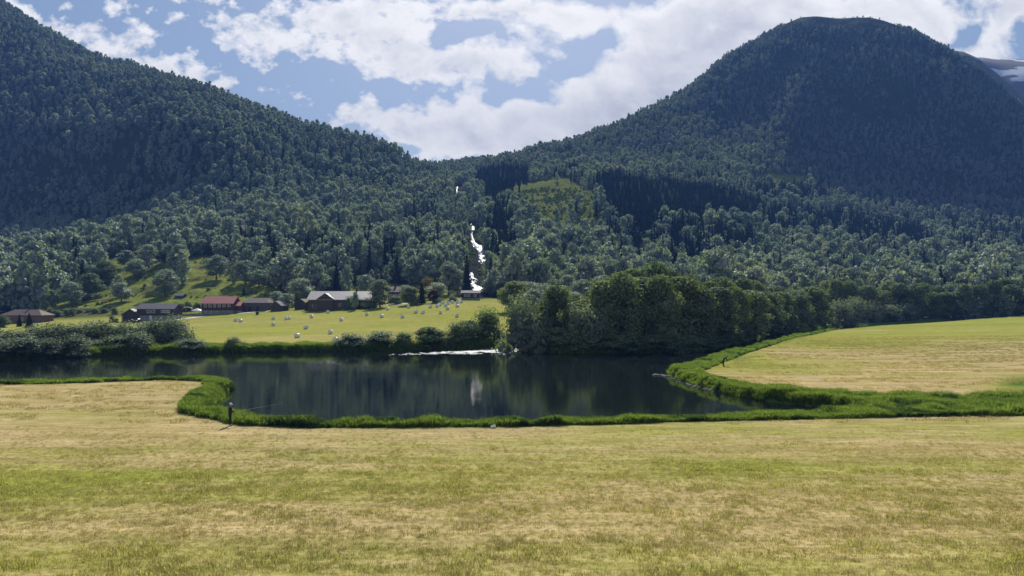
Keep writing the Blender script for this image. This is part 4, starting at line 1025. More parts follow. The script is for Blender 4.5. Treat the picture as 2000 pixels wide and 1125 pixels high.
# parked cars beside the gabled cottage
def car(label, X, Yb, mat, rz):
    x, y, z = hit(X, Yb, 250); r = empty('parked_car', (x, y, z + 0.05), rz); tag(r, label, 'car', 'parked cars by the long dark house')
    prof = [(-2.1, .35), (-2.15, .75), (-1.95, .95), (-1.5, 1.0), (-1.0, 1.42), (0.55, 1.45), (1.15, 1.0), (1.9, .88), (2.15, .65), (2.12, .35)]
    bm = bmesh.new()
    A = [bm.verts.new((a, -0.85, b)) for a, b in prof]; B = [bm.verts.new((a, 0.85, b)) for a, b in prof]
    for v in A + B:
        if v.co.z > 1.2: v.co.y *= 0.8
    bm.faces.new(A); bm.faces.new(B[::-1])
    for i in range(len(A)): j = (i + 1) % len(A); bm.faces.new((A[j], A[i], B[i], B[j]))
    bmesh.ops.recalc_face_normals(bm, faces=bm.faces); bmesh.ops.bevel(bm, geom=bm.edges[:], offset=0.05, segments=1, affect='EDGES')
    me = bpy.data.meshes.new('body'); bm.to_mesh(me); bm.free(); link('body', me, mat, r)
    for s in (-1, 1):
        MB().add([(-1.35, s * .84, 1.0), (1.0, s * .84, 1.0), (0.5, s * .72, 1.36), (-0.95, s * .72, 1.36)], [(0, 1, 2, 3) if s < 0 else (3, 2, 1, 0)]).build('side_window', M['glass'], r)
        for a in (-1.3, 1.3):
            w = MB().tube([(a, s * .70, .32), (a, s * .90, .32)], [.32, .32], 14).build('wheel', M['tyre'], r)
            MB().tube([(a, s * .89, .32), (a, s * .915, .32)], [.19, .19], 10).build('rim', M['rim'], w)
        MB().box((2.12, s * .6, .68), (.06, .3, .14)).build('headlight', M['white'], r)
car('dark parked car in front of the gable of the small cottage', 254, 631, M['carpaint'], R(8))
car('black parked car between the small cottage and the long dark house', 269, 630.5, M['carpaint2'], R(80))

# black bin in the field edge
x, y, z = hit(502.5, 615, 250); r = empty('black_bin', (x, y, z)); tag(r, 'black lidded bin standing on the field edge in front of the weathered barn', 'bin')
MB().add([(-.42, -.42, 0), (.42, -.42, 0), (.42, .42, 0), (-.42, .42, 0), (-.5, -.5, 1.05), (.5, -.5, 1.05), (.5, .5, 1.05), (-.5, .5, 1.05)], [(3, 2, 1, 0), (4, 5, 6, 7), (0, 1, 5, 4), (1, 2, 6, 5), (2, 3, 7, 6), (3, 0, 4, 7)]).build('body', M['blackbin'], r)
MB().box((0, 0, 1.10), (1.08, 1.08, 0.09)).box((0, -.1, 1.17), (.8, .7, 0.05)).build('lid', M['blackbin'], r)
# utility poles
for X, Yb, Yt, lb in [(798, 563, 541, 'thin wooden utility pole above the hidden farmhouse'), (238, 630, 606, 'thin pole at the left corner of the gabled cottage')]:
    x, y, z = hit(X, Yb, 280); h = (Yb - Yt) * y / F; r = empty('utility_pole', (x, y, z)); tag(r, lb, 'pole')
    MB().tube([(0, 0, -.5), (0, 0, h)], [.13, .09], 8).build('post', M['pole'], r)
    MB().box((0, -.12, h - .5), (1.4, .1, .1)).build('crossarm', M['pole'], r)

# ---------------------------------------------------------------- bales
bm = bmesh.new(); bmesh.ops.create_cone(bm, cap_ends=True, cap_tris=False, segments=28, radius1=0.66, radius2=0.66, depth=1.22)
bmesh.ops.bevel(bm, geom=[e for e in bm.edges if len(e.link_faces) == 2 and any(len(f.verts) > 4 for f in e.link_faces)], offset=0.11, segments=3, affect='EDGES')
bmesh.ops.rotate(bm, verts=bm.verts, matrix=Matrix.Rotation(PI / 2, 3, 'X')); 
for v in bm.verts:
    v.co.z *= 0.97; v.co.z += 0.62
    if v.co.z < 0.08: v.co.z = 0.0 if v.co.z > -0.05 else v.co.z + 0.02
bale_me = bpy.data.meshes.new('hay_bale'); bm.to_mesh(bale_me); bm.free(); bale_me.materials.append(M['wrap'])
bale_me.polygons.foreach_set('use_smooth', [True] * len(bale_me.polygons))
bales = [(459.5, 628.5, 'left one of two side by side bales below the red roofed house'), (469.6, 629.6, 'right one of two side by side bales below the red roofed house'), (533.3, 625, 'upper one of two stacked looking bales below the little shed'),
 (533.6, 637, 'lower one of two bales below the little shed'), (558.9, 625.2, 'left bale of a touching pair below the turf roofed cottage'), (564.8, 624, 'right bale of a touching pair, half hidden by its neighbour'), (608.8, 621.5, 'single bale below the left end of the big barn'),
 (640.8, 612, 'bale nearest to the big barn wall'), (597.3, 643, 'single bale in the middle of the left half of the field'), (666.9, 627.5, 'single bale below the middle of the big barn'), (580.3, 660, 'large looking bale low in the field, leftmost of the near ones'),
 (645.6, 653, 'large looking bale low in the field, above the nearest one'), (655.5, 669, 'nearest bale, partly behind bank bushes'), (716.5, 616.5, 'bale in front of the right gable of the big barn'), (745.6, 620.3, 'bale below the pale feathery birch'),
 (757.1, 606, 'small bale right of the pale birch trunk'), (786.4, 621.3, 'single bale below the hidden farmhouse'), (798.4, 602, 'bale just under the dark bare trunked tree'), (812.3, 611.8, 'left one of two spaced bales right of the farmhouse'), (826, 613, 'right one of two spaced bales right of the farmhouse'),
 (840.5, 602, 'bale on its own left of the crowded rows'), (854, 600.3, 'left bale of a leaning pair in the upper field'), (859.2, 597.6, 'right bale of a leaning pair in the upper field'), (864.3, 593.8, 'topmost bale left of the small meadow bush'), (860.5, 613.5, 'single bale below the crowded rows'),
 (870.4, 599, 'bale in the middle of the crowded rows'), (875.2, 594.8, 'bale in the top row right of the meadow bush'), (874, 605.2, 'lower bale in the middle of the crowded rows'), (884, 592.6, 'third bale from the right in the top row'), (893.1, 593, 'second bale from the right in the top row'),
 (900.8, 592, 'rightmost bale of the top row beside the small house'), (893.1, 600.3, 'bale straight below the second from the right of the top row'), (892.3, 619.8, 'single larger bale below the small house'), (937.3, 619, 'left bale of three over the dark bank bush'),
 (942.2, 617.5, 'middle bale of three over the dark bank bush'), (948, 618, 'right bale of three over the dark bank bush'), (167, 640.5, 'left one of two bales over the willow mass'), (182.4, 637, 'right one of two bales over the willow mass'), (3, 658, 'bale cut by the left frame edge')]
gb = random.Random(2); firstb = None
for X, Y, lb in bales:
    x, y, z = hit(X, Y - 0.2, 170 if Y < 665 else 150)
    if firstb is None: o = bpy.data.objects.new('hay_bale', bale_me); firstb = o
    else: o = firstb.copy()
    COL.objects.link(o); o.location = (x, y, z - 0.05); o.rotation_euler = (0, 0, gb.uniform(-0.7, 0.7)); k = gb.uniform(0.92, 1.0); o.scale = (k, k, k)
    tag(o, ('white round bale, ' if 'side by side' in lb else 'white wrapped round bale, ') + lb, 'bale', 'white wrapped bales in the mown field')

# ---------------------------------------------------------------- tall grass on the banks
def tuft(name, seed, n, h, spread, width, mat, lean=0.35, leafy=0):
    g = np.random.default_rng(seed); V = []; Fc = []
    for k in range(n):
        a = g.uniform(0, 2 * PI); r0 = spread * math.sqrt(g.random()) ; bx_, by_ = math.cos(a) * r0, math.sin(a) * r0
        hh = h * g.uniform(0.55, 1.1); la = g.uniform(0, 2 * PI); ln = lean * hh * g.uniform(0.2, 1.0)
        wx, wy = math.cos(la + PI / 2) * width / 2, math.sin(la + PI / 2) * width / 2
        p1 = (bx_ + math.cos(la) * ln * 0.3, by_ + math.sin(la) * ln * 0.3, hh * 0.6); p2 = (bx_ + math.cos(la) * ln, by_ + math.sin(la) * ln, hh)
        b = len(V)
        V += [(bx_ - wx, by_ - wy, -0.05), (bx_ + wx, by_ + wy, -0.05), (p1[0] + wx * .8, p1[1] + wy * .8, p1[2]), (p1[0] - wx * .8, p1[1] - wy * .8, p1[2]), (p2[0] + wx * .15, p2[1] + wy * .15, p2[2]), (p2[0] - wx * .15, p2[1] - wy * .15, p2[2])]
        Fc += [(b, b + 1, b + 2, b + 3), (b + 3, b + 2, b + 4, b + 5)]
    if leafy:
        c = np.stack([g.normal(0, spread * .6, leafy), g.normal(0, spread * .6, leafy), g.uniform(0.15, 1.0, leafy) * h], -1)
        v, q = leaves(c, np.tile([[0, -0.3, 1.0]], (leafy, 1)), 0.16, g)
        b = len(V); V += [tuple(p_) for p_ in v]; Fc += [tuple(i + b for i in q_) for q_ in q]
    me = mesh_np(name, V, Fc); me.materials.append(mat)
    return bpy.data.objects.new(name, me)
T_R = [tuft('reed_tuft', 1, 26, 1.0, 0.26, 0.050, M['reed'], 0.5), tuft('reed_tuft', 2, 22, 0.8, 0.30, 0.055, M['reed'], 0.8), tuft('reed_tuft', 3, 20, 1.2, 0.22, 0.045, M['reed'], 0.7)]
T_W = [tuft('weed_tuft', 4, 8, 1.0, 0.30, 0.02, M['weed'], 0.3, 60), tuft('weed_tuft', 5, 8, 0.8, 0.32, 0.02, M['weed'], 0.3, 70)]
# strips of land that carry the tall grass: (outline on the ground)
NEARS = np.array([(-200, 88.5), (-90, 85.2), (-58.8, 84.9), (-48.2, 87), (-41.7, 89.6), (-37.0, 88.0), (-34.6, 82.4), (-33.2, 74), (-30.6, 67.3), (-28.8, 63.8), (-25.2, 60.6), (-21.8, 57.4), (-15.5, 56.0), (0, 56.8), (20.6, 59.6), (43, 62.3), (90, 66), (160, 70),
    (160, 80), (90, 76.5), (54.5, 75), (37, 73.8), (28.7, 80.5), (25.6, 92), (26.2, 101), (30.6, 110), (48, 145), (72, 188), (106, 243), (112, 250), (102, 243), (69, 190), (46, 150), (37, 134.5), (27, 116), (22.5, 109), (20.5, 106), (20, 101), (21, 96), (22, 86), (24.0, 80), (26.8, 75.7), (29.6, 72.8), (31.7, 70.4), (31.9, 68), (28.6, 65.7), (24, 64.0),
    (20, 63.2), (8, 61), (0, 60.2), (-8, 59.6), (-15, 59.6), (-20, 61), (-22.5, 63), (-26, 67), (-28, 70.5), (-29.5, 74), (-30.3, 78.6), (-31.6, 83), (-32.6, 89), (-36, 92.8), (-41.5, 94), (-48, 91.5), (-58.8, 89.5), (-90, 89.2), (-200, 93)], float)
def in_area(P, n, x0, x1, y0, y1, seed):
    g = np.random.default_rng(seed)
    a = np.stack([g.uniform(x0, x1, n), g.uniform(y0, y1, n)], -1)
    return a[poly_sd(a[:, 0], a[:, 1], P) < 0]
def soft(P3, dens): return P3
A = np.concatenate([in_area(NEARS, 120000, -95, 0, 55, 95, 1), in_area(NEARS, 76000, 0, 40, 55, 84, 2), in_area(NEARS, 30000, 40, 100, 60, 84, 3), in_area(NEARS, 90000, 19, 60, 84, 160, 4), in_area(NEARS, 60000, 40, 115, 130, 252, 5)])
z = H(A[:, 0], A[:, 1]); ok = z > -0.12; A = A[ok]; z = z[ok]
hn = 0.40 + 0.95 * vnoise(A[:, 0] / 1.6, A[:, 1] / 1.2, 12) * (0.6 + 0.7 * vnoise(A[:, 0] / 7, A[:, 1] / 5, 13))
hn = hn * np.interp(A[:, 0], [-60, -30, 0, 24, 30, 60], [0.8, 0.95, 0.95, 1.0, 1.1, 1.2])
edge = -poly_sd(A[:, 0], A[:, 1], NEARS); hn = hn * (0.45 + 0.55 * sstep(0, 0.5, edge))
hn = hn * np.where(A[:, 1] > 69, 0.50, np.interp(A[:, 0], [8, 15, 33, 38], [0.66, 0.42, 0.42, 0.58]))
rag = edge > 0.35 * vnoise(A[:, 0] / 0.9, A[:, 1] / 0.7, 23) + 0.5 * (vnoise(A[:, 0] / 3, A[:, 1] / 2, 24) - 0.3)
A = A[rag]; z = z[rag]; hn = hn[rag]
weedy = vnoise(A[:, 0] / 3.0, A[:, 1] / 2.0, 15) > 0.68
P3_ = np.stack([A[:, 0], A[:, 1], z], -1)
sc_ = np.stack([hn * 0.8 + 0.35, hn * 0.8 + 0.35, hn], -1)
wd = weedy & (rng.random(len(A)) < 0.8)
scatter_stuff('bank_grass', P3_[~wd], sc_[~wd], T_R, 'tall bright green grass lining the near river bank and the right field', 'grass')
scatter_stuff('bank_weeds', P3_[wd], sc_[wd], T_W, 'tall dark leafy weeds growing among the bank grass', 'weeds')
# far bank grass
g = np.random.default_rng(6); n = 26000
far = []
for i in range(n):
    pass
seg = WATER[4:16]; Ls = np.linalg.norm(np.diff(seg, axis=0), axis=1); cum = np.concatenate([[0], np.cumsum(Ls)])
tt = g.uniform(0, cum[-1], n); ii = np.clip(np.searchsorted(cum, tt) - 1, 0, len(Ls) - 1); fr_ = (tt - cum[ii]) / Ls[ii]
pp = seg[ii] + (seg[ii + 1] - seg[ii]) * fr_[:, None]
dv = (seg[ii + 1] - seg[ii]) / Ls[ii][:, None]; nv = np.stack([-dv[:, 1], dv[:, 0]], -1)
pp = pp + nv * g.uniform(-0.6, 5.0, n)[:, None] + g.normal(0, 0.15, (n, 2))
z = H(pp[:, 0], pp[:, 1]); ok = z > -0.2
hh = (0.5 + 0.6 * vnoise(pp[:, 0] / 2, pp[:, 1] / 2, 8))[ok] * g.uniform(0.7, 1.2, ok.sum())
scatter_stuff('far_bank_grass', np.stack([pp[:, 0], pp[:, 1], z], -1)[ok], np.stack([hh * 1.6, hh * 1.6, hh], -1), T_R, 'green grass on the steep far river bank', 'grass')
print('bank', len(A), ok.sum())

# short cut grass of the near field
T_S = [tuft('stubble_tuft', 21, 16, 0.13, 0.16, 0.012, M['stubble'], 1.3), tuft('stubble_tuft', 22, 14, 0.10, 0.18, 0.014, M['stubble'], 1.8), tuft('stubble_tuft', 23, 18, 0.15, 0.14, 0.010, M['stubble'], 1.0)]
T_T = [tuft('turf_tuft', 24, 18, 0.15, 0.15, 0.012, M['turf'], 0.8), tuft('turf_tuft', 25, 16, 0.12, 0.16, 0.014, M['turf'], 1.2)]
def near_scatter(n, seed):
    g = np.random.default_rng(seed)
    d = np.sqrt(g.uniform(15.5 ** 2, 57 ** 2, n)); u = g.uniform(-1.25, 1.25, n); return np.stack([u * d, d], -1)
A = near_scatter(96000, 9); A = A[rng.random(len(A)) > 0.9 * sstep(34, 56, A[:, 1])]; A = A[poly_sd(A[:, 0], A[:, 1], NEARS) > 0.1]
z = H(A[:, 0], A[:, 1]); ed_ = A[:, 1] - 0.06 * A[:, 0] + 2.0 * vnoise(A[:, 0] / 7, A[:, 1] / 50, 77)
gr = 0.05 + 0.34 * sstep(34, 37.5, ed_) * (1 - sstep(43.2, 44.6, ed_)) + 0.16 * (1 - sstep(22, 30, A[:, 1])) + 1.0 * fbm(A[:, 0] / 6, A[:, 1] / 2.5, 88, 3)
isg = rng.random(len(A)) < gr
s = (0.45 + 0.7 * vnoise(A[:, 0] / 1.5, A[:, 1] / 1.0, 14)) * (0.85 + 0.25 * isg)
near_m = A[:, 1] < 60
s3_ = np.stack([s * 1.25, s * 1.25, s], -1); P3_ = np.stack([A[:, 0], A[:, 1], z], -1)
scatter_stuff('stubble_grass', P3_[~isg], s3_[~isg], T_S, 'pale straw coloured cut grass on the near field', 'grass')
scatter_stuff('short_grass', P3_[isg], s3_[isg], T_T, 'short green grass growing through the mown near field', 'grass')

g = np.random.default_rng(19); n = 60000
d_ = np.sqrt(g.uniform(58 ** 2, 200 ** 2, n)); A = np.stack([g.uniform(-0.75, 0.75, n) * d_, d_], -1)
A = A[(poly_sd(A[:, 0], A[:, 1], NEARS) > 0.4) & (poly_sd(A[:, 0], A[:, 1], WATER) > 2.5) & ((A[:, 0] > 24 + (A[:, 1] - 100) * 0.4) | (A[:, 1] < 92))]
A = A[vnoise(A[:, 0] / 6, A[:, 1] / 1.6, 66) > 0.45]
ss = g.uniform(0.8, 1.7, len(A)); scatter_stuff('far_stubble', np.stack([A[:, 0], A[:, 1], H(A[:, 0], A[:, 1])], -1), np.stack([ss * 1.9, ss * 1.9, ss], -1), T_S, 'pale cut straw lying on the mown fields beside the water', 'grass')

# ---------------------------------------------------------------- shore stones and the bag
g4 = random.Random(12)
V = []; Fc = []
iv, fi = ico()
pts = []
for k in range(70):
    t = g4.random(); a = [(20.8, 104.5), (21.9, 102), (22.2, 97), (23, 90), (23.9, 85)]; j = min(3, int(t * 4)); f_ = t * 4 - j
    x = a[j][0] + (a[j + 1][0] - a[j][0]) * f_ + g4.gauss(0, .25) - 0.5; y = a[j][1] + (a[j + 1][1] - a[j][1]) * f_ + g4.gauss(0, .3)
    s = g4.uniform(.08, .24) * (1.5 if t < .3 else 1); b = len(V)
    for q in iv: V.append((x + q[0] * s * g4.uniform(.8, 1.4), y + q[1] * s, 0.02 + q[2] * s * .5))
    Fc += [tuple(int(i) + b for i in f) for f in fi]
o = link('shore_stones', mesh_np('shore_stones', V, Fc), M['pebble']); tag(o, 'pale stones along the waterline at the tip of the right bank', 'stones', kind='stuff')
x, y, z = hit(963, 838, 40)
bm = bmesh.new(); bmesh.ops.create_icosphere(bm, subdivisions=3, radius=0.2)
for v in bm.verts:
    n_ = v.co.normalized(); k = 0.75 + 0.5 * float(fbm(np.array([n_.x * 2.2 + 5 + n_.z]), np.array([n_.y * 2.2 + 9 - n_.z]), 4, 4)[0]) * 2.4
    v.co *= k; v.co.z *= 0.8; v.co.x += 0.55 * max(0, v.co.z)
me = bpy.data.meshes.new('plastic_bag'); bm.to_mesh(me); bm.free()
o = link('plastic_bag', me, M['bag']); o.location = (x, y, z + 0.13); o.scale = (1.25, 1, 1.2); tag(o, 'crumpled white plastic bag on the field edge by the bank grass', 'bag')

# ---------------------------------------------------------------- people
def person(loc, rz, nodes, edges, mat_fn, mats, label, extra=None):
    """nodes: name -> ((x, y, z), radius); faces +x"""
    names = list(nodes); me = bpy.data.meshes.new('person')
    me.from_pydata([nodes[n][0] for n in names], [(names.index(a), names.index(b)) for a, b in edges], [])
    o = bpy.data.objects.new('person', me); COL.objects.link(o)
    md = o.modifiers.new('Skin', 'SKIN'); md.branch_smoothing = 0.6
    for i, n in enumerate(names):
        r_ = nodes[n][1]; sv = me.skin_vertices[0].data[i]; q_ = 1.22 if n in ('pelvis', 'belly', 'chest', 'collar', 'shL', 'shR', 'elL', 'elR', 'hipL', 'hipR', 'knL', 'knR') else 1.0
        sv.radius = tuple(v_ * q_ for v_ in (r_ if isinstance(r_, tuple) else (r_, r_)))
        sv.use_root = (n == 'pelvis')
    sd = o.modifiers.new('Sub', 'SUBSURF'); sd.levels = 2; sd.render_levels = 2
    dg = bpy.context.evaluated_depsgraph_get(); m2 = bpy.data.meshes.new_from_object(o.evaluated_get(dg)); o.modifiers.clear(); o.data = m2
    m2.materials.clear()
    for mm in mats: m2.materials.append(mm)
    for p_ in m2.polygons: p_.use_smooth = True; p_.material_index = mat_fn(p_.center)
    o.location = loc; o.rotation_euler = (0, 0, rz); tag(o, label, 'person')
    return o
def hand(nd, ed, pre, wrist, dirv, side):
    """palm, four curled fingers of different length and a thumb"""
    w = Vector(wrist); d = Vector(dirv).normalized(); s = Vector(side).normalized(); up = d.cross(s)
    nd[pre + 'palm'] = (tuple(w + d * 0.07), (0.040, 0.024)); ed.append((pre + 'wrist', pre + 'palm'))
    for k, (o_, l) in enumerate(((-0.030, .070), (-0.010, .080), (0.010, .075), (0.030, .060))):
        a = w + d * 0.105 + s * o_; b = a + d * l * .55 - up * .012; c = b + d * l * .25 - up * l * .45
        nd[pre + 'f%da' % k] = (tuple(a), .0095); nd[pre + 'f%db' % k] = (tuple(b), .009); nd[pre + 'f%dc' % k] = (tuple(c), .008)
        ed += [(pre + 'palm', pre + 'f%da' % k), (pre + 'f%da' % k, pre + 'f%db' % k), (pre + 'f%db' % k, pre + 'f%dc' % k)]
    a = w + d * 0.05 - s * .05; b = a + d * .045 - s * .012 - up * .01
    nd[pre + 'ta'] = (tuple(a), .011); nd[pre + 'tb'] = (tuple(b), .009); ed += [(pre + 'palm', pre + 'ta'), (pre + 'ta', pre + 'tb')]
def headparts(o, c, tilt, hair_mat, cap=None):
    """eyes, and hair or cap fitted to the head centre c"""
    c = Vector(c); Rm = Matrix.Rotation(tilt, 3, 'Y')
    for s in (-1, 1):
        mb = MB(); iv_, fi_ = ico(); p_ = c + Rm @ Vector((.098, .032 * s, .012))
        mb.add([tuple(p_ + Vector(q) * .012) for q in iv_], [tuple(int(i) for i in f) for f in fi_]); mb.build('eye', M['glass'], o)
        bm = bmesh.new(); bmesh.ops.create_icosphere(bm, subdivisions=2, radius=1)
        for v in bm.verts: v.co = c + Rm @ Vector((v.co.x * .022 - .005, .082 * s + v.co.y * .010, v.co.z * .032))
        me = bpy.data.meshes.new('ear'); bm.to_mesh(me); bm.free(); link('ear', me, M['skin'], o, True)
    bm = bmesh.new(); bmesh.ops.create_uvsphere(bm, u_segments=18, v_segments=12, radius=1)
    bmesh.ops.delete(bm, geom=[v for v in bm.verts if v.co.z < (-.05 if cap else -.35) or (not cap and v.co.x > .45 and v.co.z < .45)], context='VERTS')
    for v in bm.verts: v.co = c + Rm @ Vector((v.co.x * .112 - .004, v.co.y * .092, v.co.z * .128 + .02))
    me = bpy.data.meshes.new('hair'); bm.to_mesh(me); bm.free()
    if cap:
        h = link('cap', me, cap, o, True)
        mb = MB(); n = 10; P = []
        for k in range(n + 1):
            a = -PI / 2 + PI * k / n; P.append((math.cos(a), math.sin(a)))
        vs = []
        for dz in (0, .01):
            for r_ in (1.0, 1.0):
                pass
            vs += [tuple(c + Rm @ Vector((.085 + .0 * a[0], .085 * a[1], .022 + dz))) for a in P] + [tuple(c + Rm @ Vector((.10 + .085 * a[0], .085 * a[1], .008 + dz))) for a in P]
        m_ = n + 1; fs = []
        for k in range(n): fs += [(k, k + 1, m_ + k + 1, m_ + k), (2 * m_ + k, 3 * m_ + k, 3 * m_ + k + 1, 2 * m_ + k + 1), (m_ + k, m_ + k + 1, 3 * m_ + k + 1, 3 * m_ + k)]
        mb.add(vs, fs); mb.build('peak', cap, h)
    else: link('hair', me, hair_mat, o, True)

# standing angler: faces right and away over the water
nd = {'pelvis': ((0, 0, .98), (.15, .115)), 'belly': ((0, 0, 1.12), (.155, .12)), 'chest': ((.01, 0, 1.32), (.185, .12)), 'collar': ((0, 0, 1.47), (.10, .08)), 'neck': ((.01, 0, 1.53), .055), 'jaw': ((.03, 0, 1.60), (.068, .072)), 'skull': ((.012, 0, 1.69), (.088, .10)), 'crown': ((.0, 0, 1.755), (.07, .075)),
      'shL': ((0, .19, 1.43), .065), 'elL': ((.06, .25, 1.17), .045), 'lwrist': ((.29, .12, 1.13), .030), 'shR': ((0, -.19, 1.43), .065), 'elR': ((.05, -.26, 1.17), .045), 'rwrist': ((.30, -.12, 1.15), .030),
      'hipL': ((0, .10, .90), .095), 'knL': ((.02, .12, .50), .062), 'anL': ((-.01, .13, .10), .045), 'toL': ((.17, .15, .045), (.045, .035)), 'hipR': ((0, -.10, .90), .095), 'knR': ((.03, -.12, .50), .062), 'anR': ((0, -.13, .10), .045), 'toR': ((.18, -.15, .045), (.045, .035))}
nd['nose'] = ((.115, 0, 1.665), .014)
ed = [('pelvis', 'belly'), ('belly', 'chest'), ('chest', 'collar'), ('collar', 'neck'), ('neck', 'jaw'), ('jaw', 'skull'), ('skull', 'crown'), ('skull', 'nose'), ('collar', 'shL'), ('shL', 'elL'), ('elL', 'lwrist'), ('collar', 'shR'), ('shR', 'elR'), ('elR', 'rwrist'),
      ('pelvis', 'hipL'), ('hipL', 'knL'), ('knL', 'anL'), ('anL', 'toL'), ('pelvis', 'hipR'), ('hipR', 'knR'), ('knR', 'anR'), ('anR', 'toR')]
hand(nd, ed, 'l', (.29, .12, 1.13), (.8, -.5, .05), (0, 0, 1)); hand(nd, ed, 'r', (.30, -.12, 1.15), (.85, .45, .05), (0, 0, -1))
def mf(c):
    if c.z > 1.515: return 0
    if c.z < .13: return 3
    if c.x > .30 and c.z > .9: return 0
    return 1 if c.z > .92 else 2
x, y, z = hit(449.5, 833, 40); ang = R(14)
man = person((x, y, z - .03), ang, nd, ed, mf, (M['skin'], M['navy'], M['trouser'], M['blackbin']), 'standing angler in dark clothes and a white topped cap on the near bank')
headparts(man, (.02, 0, 1.68), 0, M['hair'], M['white'])
r = empty('fishing_rod', (x, y, z), ang); tag(r, 'long pale fishing rod held out over the water by the standing angler', 'fishing rod')
a = Vector((.15, 0, 1.05)); b = Vector((3.9, 0.1, 1.62)); 
MB().tube([a, a.lerp(b, .35), a.lerp(b, .7) + Vector((0, 0, -.01)), b], [.013, .009, .006, .003], 6).build('blank', M['rod'], r, True)
MB().tube([a - Vector((.12, 0, .02)), a.lerp(b, .11)], [.02, .018], 8).build('grip', M['blackbin'], r, True)
MB().tube([(.50, -.045, 1.03), (.50, .045, 1.03)], [.035, .035], 12).build('reel', M['rim'], r, True)
# bending angler on the right bank
nd = {'pelvis': ((0, 0, .95), (.14, .12)), 'belly': ((.10, 0, 1.07), (.14, .13)), 'chest': ((.25, 0, 1.22), (.175, .14)), 'collar': ((.36, 0, 1.31), (.09, .08)), 'neck': ((.41, 0, 1.34), .055), 'jaw': ((.47, 0, 1.34), (.065, .07)), 'skull': ((.51, 0, 1.40), (.085, .095)), 'crown': ((.55, 0, 1.45), (.065, .07)),
      'shL': ((.33, .19, 1.27), .063), 'elL': ((.46, .22, 1.02), .043), 'lwrist': ((.55, .10, .82), .030), 'shR': ((.33, -.19, 1.27), .063), 'elR': ((.44, -.23, 1.02), .043), 'rwrist': ((.56, -.10, .80), .030),
      'hipL': ((0, .10, .88), .095), 'knL': ((.05, .11, .49), .062), 'anL': ((-.02, .12, .10), .045), 'toL': ((.16, .14, .045), (.045, .035)), 'hipR': ((0, -.10, .88), .095), 'knR': ((.04, -.11, .49), .062), 'anR': ((.02, -.13, .10), .045), 'toR': ((.2, -.15, .045), (.045, .035))}
nd['nose'] = ((.60, 0, 1.355), .014)
ed = [e for e in ed if e[0][:5] not in ('lpalm', 'rpalm') and not e[0].startswith(('lf', 'rf', 'lt', 'rt')) and e[1] not in ('lpalm', 'rpalm')]
hand(nd, ed, 'l', (.55, .10, .82), (.3, -.2, -1), (0, 1, 0)); hand(nd, ed, 'r', (.56, -.10, .80), (.3, .2, -1), (0, -1, 0))
def mf2(c):
    if c.x > .415 and c.z > 1.25: return 0
    if c.z < .13: return 3
    if c.x > .42 and c.z < .84: return 0
    return 1 if (c.z > .93 or c.x > .3) else 2
x, y, z = hit(1410.5, 716, 60)
man2 = person((x, y, z - .03), R(-5), nd, ed, mf2, (M['skin'], M['greycloth'], M['trouser'], M['blackbin']), 'person in dark trousers and grey jacket bending forward at the right river bank')
headparts(man2, (.515, 0, 1.395), R(35), M['hair']); man2.location.y -= 0.5; man2.scale = (1.08, 1.08, 1.08)

# ---------------------------------------------------------------- camera
cam = bpy.data.cameras.new('camera'); co = bpy.data.objects.new('camera', cam); COL.objects.link(co)
co.location = (0, 0, CZ); co.rotation_euler = (PI / 2, 0, 0)
cam.sensor_width = 36; cam.lens = 36 * F / 2000; cam.shift_y = (Y0 - 562.5) / 2000; cam.clip_start = 0.1; cam.clip_end = 20000
scene.camera = co

# ---------------------------------------------------------------- light
S = Vector((math.cos(SUN_EL) * math.sin(SUN_AZ), math.cos(SUN_EL) * math.cos(SUN_AZ), math.sin(SUN_EL)))
sl = bpy.data.lights.new('sun', 'SUN'); sl.energy = 5.0; sl.angle = R(0.53); sl.color = (1.0, 0.955, 0.87)
so = bpy.data.objects.new('sun', sl); COL.objects.link(so); so.rotation_euler = S.to_track_quat('Z', 'Y').to_euler(); so.location = (0, 0, 300)

# ---------------------------------------------------------------- sky with clouds
wd_ = bpy.data.worlds.new('World'); scene.world = wd_; wd_.use_nodes = True
nt = wd_.node_tree; nt.nodes.clear()
sky = N(nt, 'ShaderNodeTexSky'); sky.sky_type = 'NISHITA'; sky.sun_disc = False; sky.sun_elevation = SUN_EL; sky.sun_rotation = SUN_AZ
sky.altitude = 50; sky.air_density = 1.0; sky.dust_density = 0.6; sky.ozone_density = 1.0
tc = N(nt, 'ShaderNodeTexCoord').outputs['Generated']
sep = N(nt, 'ShaderNodeSeparateXYZ'); L(nt, tc, sep.inputs[0])
# direction -> flat coordinates (tangents of the two angles), the same for every viewpoint
ay = math_node(nt, 'MAXIMUM', math_node(nt, 'ABSOLUTE', sep.outputs[1]), 0.08)
u = math_node(nt, 'DIVIDE', sep.outputs[0], ay); v = math_node(nt, 'DIVIDE', sep.outputs[2], ay)
cmb = N(nt, 'ShaderNodeCombineXYZ'); L(nt, u, cmb.inputs[0]); L(nt, v, cmb.inputs[1])
uv = cmb.outputs[0]
wn = N(nt, 'ShaderNodeTexNoise'); wn.inputs['Scale'].default_value = 7.0; wn.inputs['Detail'].default_value = 4; L(nt, uv, wn.inputs['Vector'])
wv = N(nt, 'ShaderNodeVectorMath', operation='SUBTRACT'); L(nt, wn.outputs['Color'], wv.inputs[0]); wv.inputs[1].default_value = (0.5, 0.5, 0.5)
ws = N(nt, 'ShaderNodeVectorMath', operation='SCALE'); L(nt, wv.outputs[0], ws.inputs[0]); ws.inputs['Scale'].default_value = 0.12
wa = N(nt, 'ShaderNodeVectorMath', operation='ADD'); L(nt, uv, wa.inputs[0]); L(nt, ws.outputs[0], wa.inputs[1]); uvw = wa.outputs[0]
